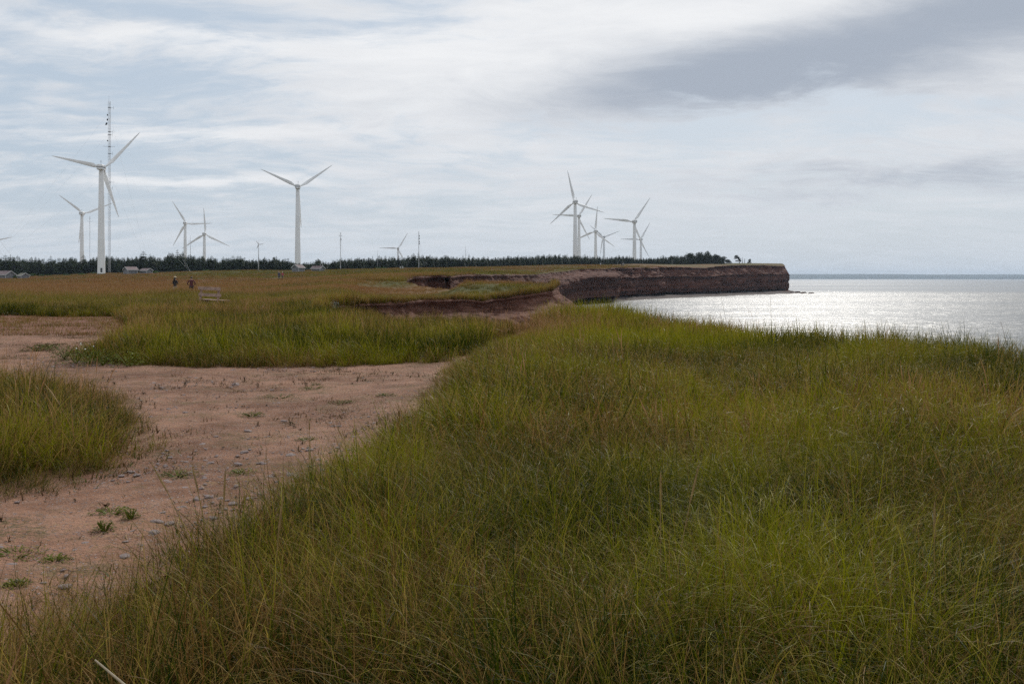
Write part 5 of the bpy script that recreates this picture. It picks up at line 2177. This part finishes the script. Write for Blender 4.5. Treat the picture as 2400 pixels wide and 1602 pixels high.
def litter():
    rg = random.Random(3)
    protos = []
    for v in range(5):
        m = MB()
        for k in range(7):
            a = rg.uniform(0, 6.28)
            c = Vector((rg.uniform(-.12, .12), rg.uniform(-.12, .12), .006))
            L = rg.uniform(.03, .11)
            u = Vector((math.cos(a), math.sin(a), rg.uniform(-.02, .12))) * L
            w = Vector((-math.sin(a), math.cos(a), 0)) * .0018
            b = Vector((-math.sin(a), math.cos(a), 0)) * rg.uniform(-.02, .02)
            m.add([c - w, c + w, c + u * .5 + b + w, c + u * .5 + b - w, c + u + w * .5, c + u - w * .5], [(0, 1, 2, 3), (3, 2, 4, 5)])
        me = m.mesh('straw')
        me.materials.append(M_STRAW)
        protos.append(me)
    FAM['litter'] = family('litter', [bpy.data.objects.new('straw', m) for m in protos])
    x, y = sample(3, 24, 26, -250, 1150)
    k = (path_dist(x, y) > -0.1) & (RNG.uniform(0, 1, len(x)) < np.clip((fbm(x, y, 1.2, 98, 3) - .36) * 3, .05, 1))
    x, y = x[k], y[k]
    scatter('straw_litter', 'litter', x, y, hgt(x, y) + .012, RNG.uniform(.6, 1.2, len(x)), x * 0, 'bits of dry straw strewn over the dirt path', 'straw')


litter()


def stones():
    protos = []
    for v in range(4):
        bm = bmesh.new()
        bmesh.ops.create_icosphere(bm, subdivisions=2, radius=1)
        for q in bm.verts:
            q.co *= 1 + .28 * noise.noise(q.co * 1.3 + Vector((v * 9, 0, 0)))
            q.co.z *= .38
        me = bpy.data.meshes.new('stone')
        bm.to_mesh(me)
        bm.free()
        me.materials.append(M_STONE)
        protos.append(me)
    n = 0
    while n < 70:
        px = random.uniform(0, 950)
        py = random.choice((random.uniform(1180, 1390), random.uniform(930, 1390)))
        d = EYE * F / (py - HZ)
        x = X(px, d)
        if float(path_dist(np.array([x]), np.array([d]))[0]) < .1:
            continue
        o = link_obj('stone', protos[n % 4])
        s = random.choice((.008, .011, .014, .02, .028)) * random.uniform(.8, 1.3)
        o.location = (x, d, h1(x, d) + .012)
        o.rotation_euler = (random.uniform(-.2, .2), random.uniform(-.2, .2), random.uniform(0, 6))
        o.scale = (s * 1.4, s, s)
        tag(o, 'small flat grey red stone lying on the dirt path', 'stone', 'small flat stones on the dirt path')
        n += 1
    # finer grit
    FAM['grit'] = family('grit', [bpy.data.objects.new('grit', m) for m in protos])
    x, y = sample(3, 22, 170, -250, 1150)
    sd = path_dist(x, y)
    k = (sd > 0.02) & (RNG.uniform(0, 1, len(x)) < np.clip((fbm(x, y, 1.6, 97, 3) - .38) * 3.2, .03, 1))
    x, y = x[k], y[k]
    scatter('path_gravel', 'grit', x, y, hgt(x, y) + .010, 0.0070 * np.exp(RNG.normal(0, .6, len(x))), x * 0, 'fine gravel lying on the dirt path', 'gravel')


stones()


def stalk(px, ptop, d, label, mat=None, lean=0.0, rad=.0026, head=True, bend=0.0, group=None):
    xt = X(px, d)
    zt = EYE + (HZ - ptop) / F * d
    zb = h1(xt - lean, d)
    t = thing('seed_stalk', label, 'grass stalk', (xt - lean, d, zb), 0, group)
    H = zt - zb
    m = MB()
    pts = [(lean * u ** 1.5 + bend * math.sin(u * math.pi), 0, H * u) for u in (0, .25, .5, .75, .86, 1)]
    m.tube(pts, [rad * 1.3, rad * 1.2, rad, rad * .9, rad * .8, rad * .5], 6)
    m.build('stem', mat or M_STRAW, t)
    if head:
        q = MB()
        a, b = Vector(pts[3]), Vector(pts[5])
        c = (a + b) / 2
        q.tube([a, a.lerp(b, .2), c, a.lerp(b, .8), b], [rad, rad * 1.8, rad * 2.0, rad * 1.5, rad * .5], 7)
        for k in range(40):
            u = random.random()
            p = a.lerp(b, u)
            an = random.uniform(0, 6.28)
            w = Vector((math.cos(an), math.sin(an), 1.4)).normalized() * rad * 5
            q.add([p, p + w * .6 + Vector((rad, 0, 0)), p + w], [(0, 1, 2)])
        q.build('seed_head', mat or M_STRAW, t)
    return t


ST = [(662, 1168, 4.3, .05, 'tall straw seed stalk rising above the dark grass left of centre'), (355, 1085, 5.4, -.25, 'bent straw stalk leaning left over the path'),
      (450, 1088, 5.4, -.1, 'straw seed stalk leaning over the path, right of the bent one'), (528, 1100, 5.0, .02, 'straw seed stalk at the edge of the path, in a green tuft'),
      (1548, 1105, 4.6, 0, 'pale upright seed stalk in the centre right of the mound'), (1638, 1090, 4.6, .12, 'pale slanting seed stalk right of the upright one'),
      (2190, 1178, 4.2, .0, 'upright seed stalk far right in the foreground grass'), (1010, 1010, 7.5, -.08, 'thin seed stalk near the path edge in the middle'),
      (1540, 862, 12, .02, 'reddish seed stalk in the upper middle of the mound'), (1728, 885, 12, .05, 'reddish brown seed stalk right of the middle of the mound'),
      (1440, 810, 14, .03, 'thin seed stalk near the reddish tip of the mound'), (1690, 698, 24, -.2, 'dark stalk standing up against the sea, left one'),
      (1806, 693, 22, -.02, 'dark stalk standing up against the sea, right of another'), (2345, 752, 16, -.15, 'dark stalk against the sea at the far right'),
      (790, 1000, 8.5, -.12, 'lone thin seed stalk beside the path edge'), (725, 985, 9, .0, 'thin upright seed stalk over the path')]
for px_, pt_, d_, ln_, lab_ in ST:
    stalk(px_, pt_, d_, lab_, None, ln_, .0026 if d_ < 9 else .0028, pt_ > 760)
stalk(222, 1545, 2.75, 'thick pale dry stalk lying aslant at the bottom left', M_PALE, -.42, .0048, False, .02)


# ------------------------------------------------------------------ air
def build_haze():
    m = bpy.data.materials.new('haze')
    m.use_nodes = True
    t = m.node_tree
    t.nodes.clear()
    N = NT(t)
    out = N.n('ShaderNodeOutputMaterial')
    v = N.n('ShaderNodeVolumePrincipled')
    v.inputs['Color'].default_value = (0.66, 0.81, 1.0, 1)
    v.inputs['Density'].default_value = 0.00006
    v.inputs['Anisotropy'].default_value = 0.2
    t.links.new(v.outputs[0], out.inputs['Volume'])
    o = MB().box((0, 7150, 45.5), (32600, 14500, 108)).build('haze', m)
    tag(o, 'thin sea air that pales the far shore', 'haze', None, 'stuff')


build_haze()
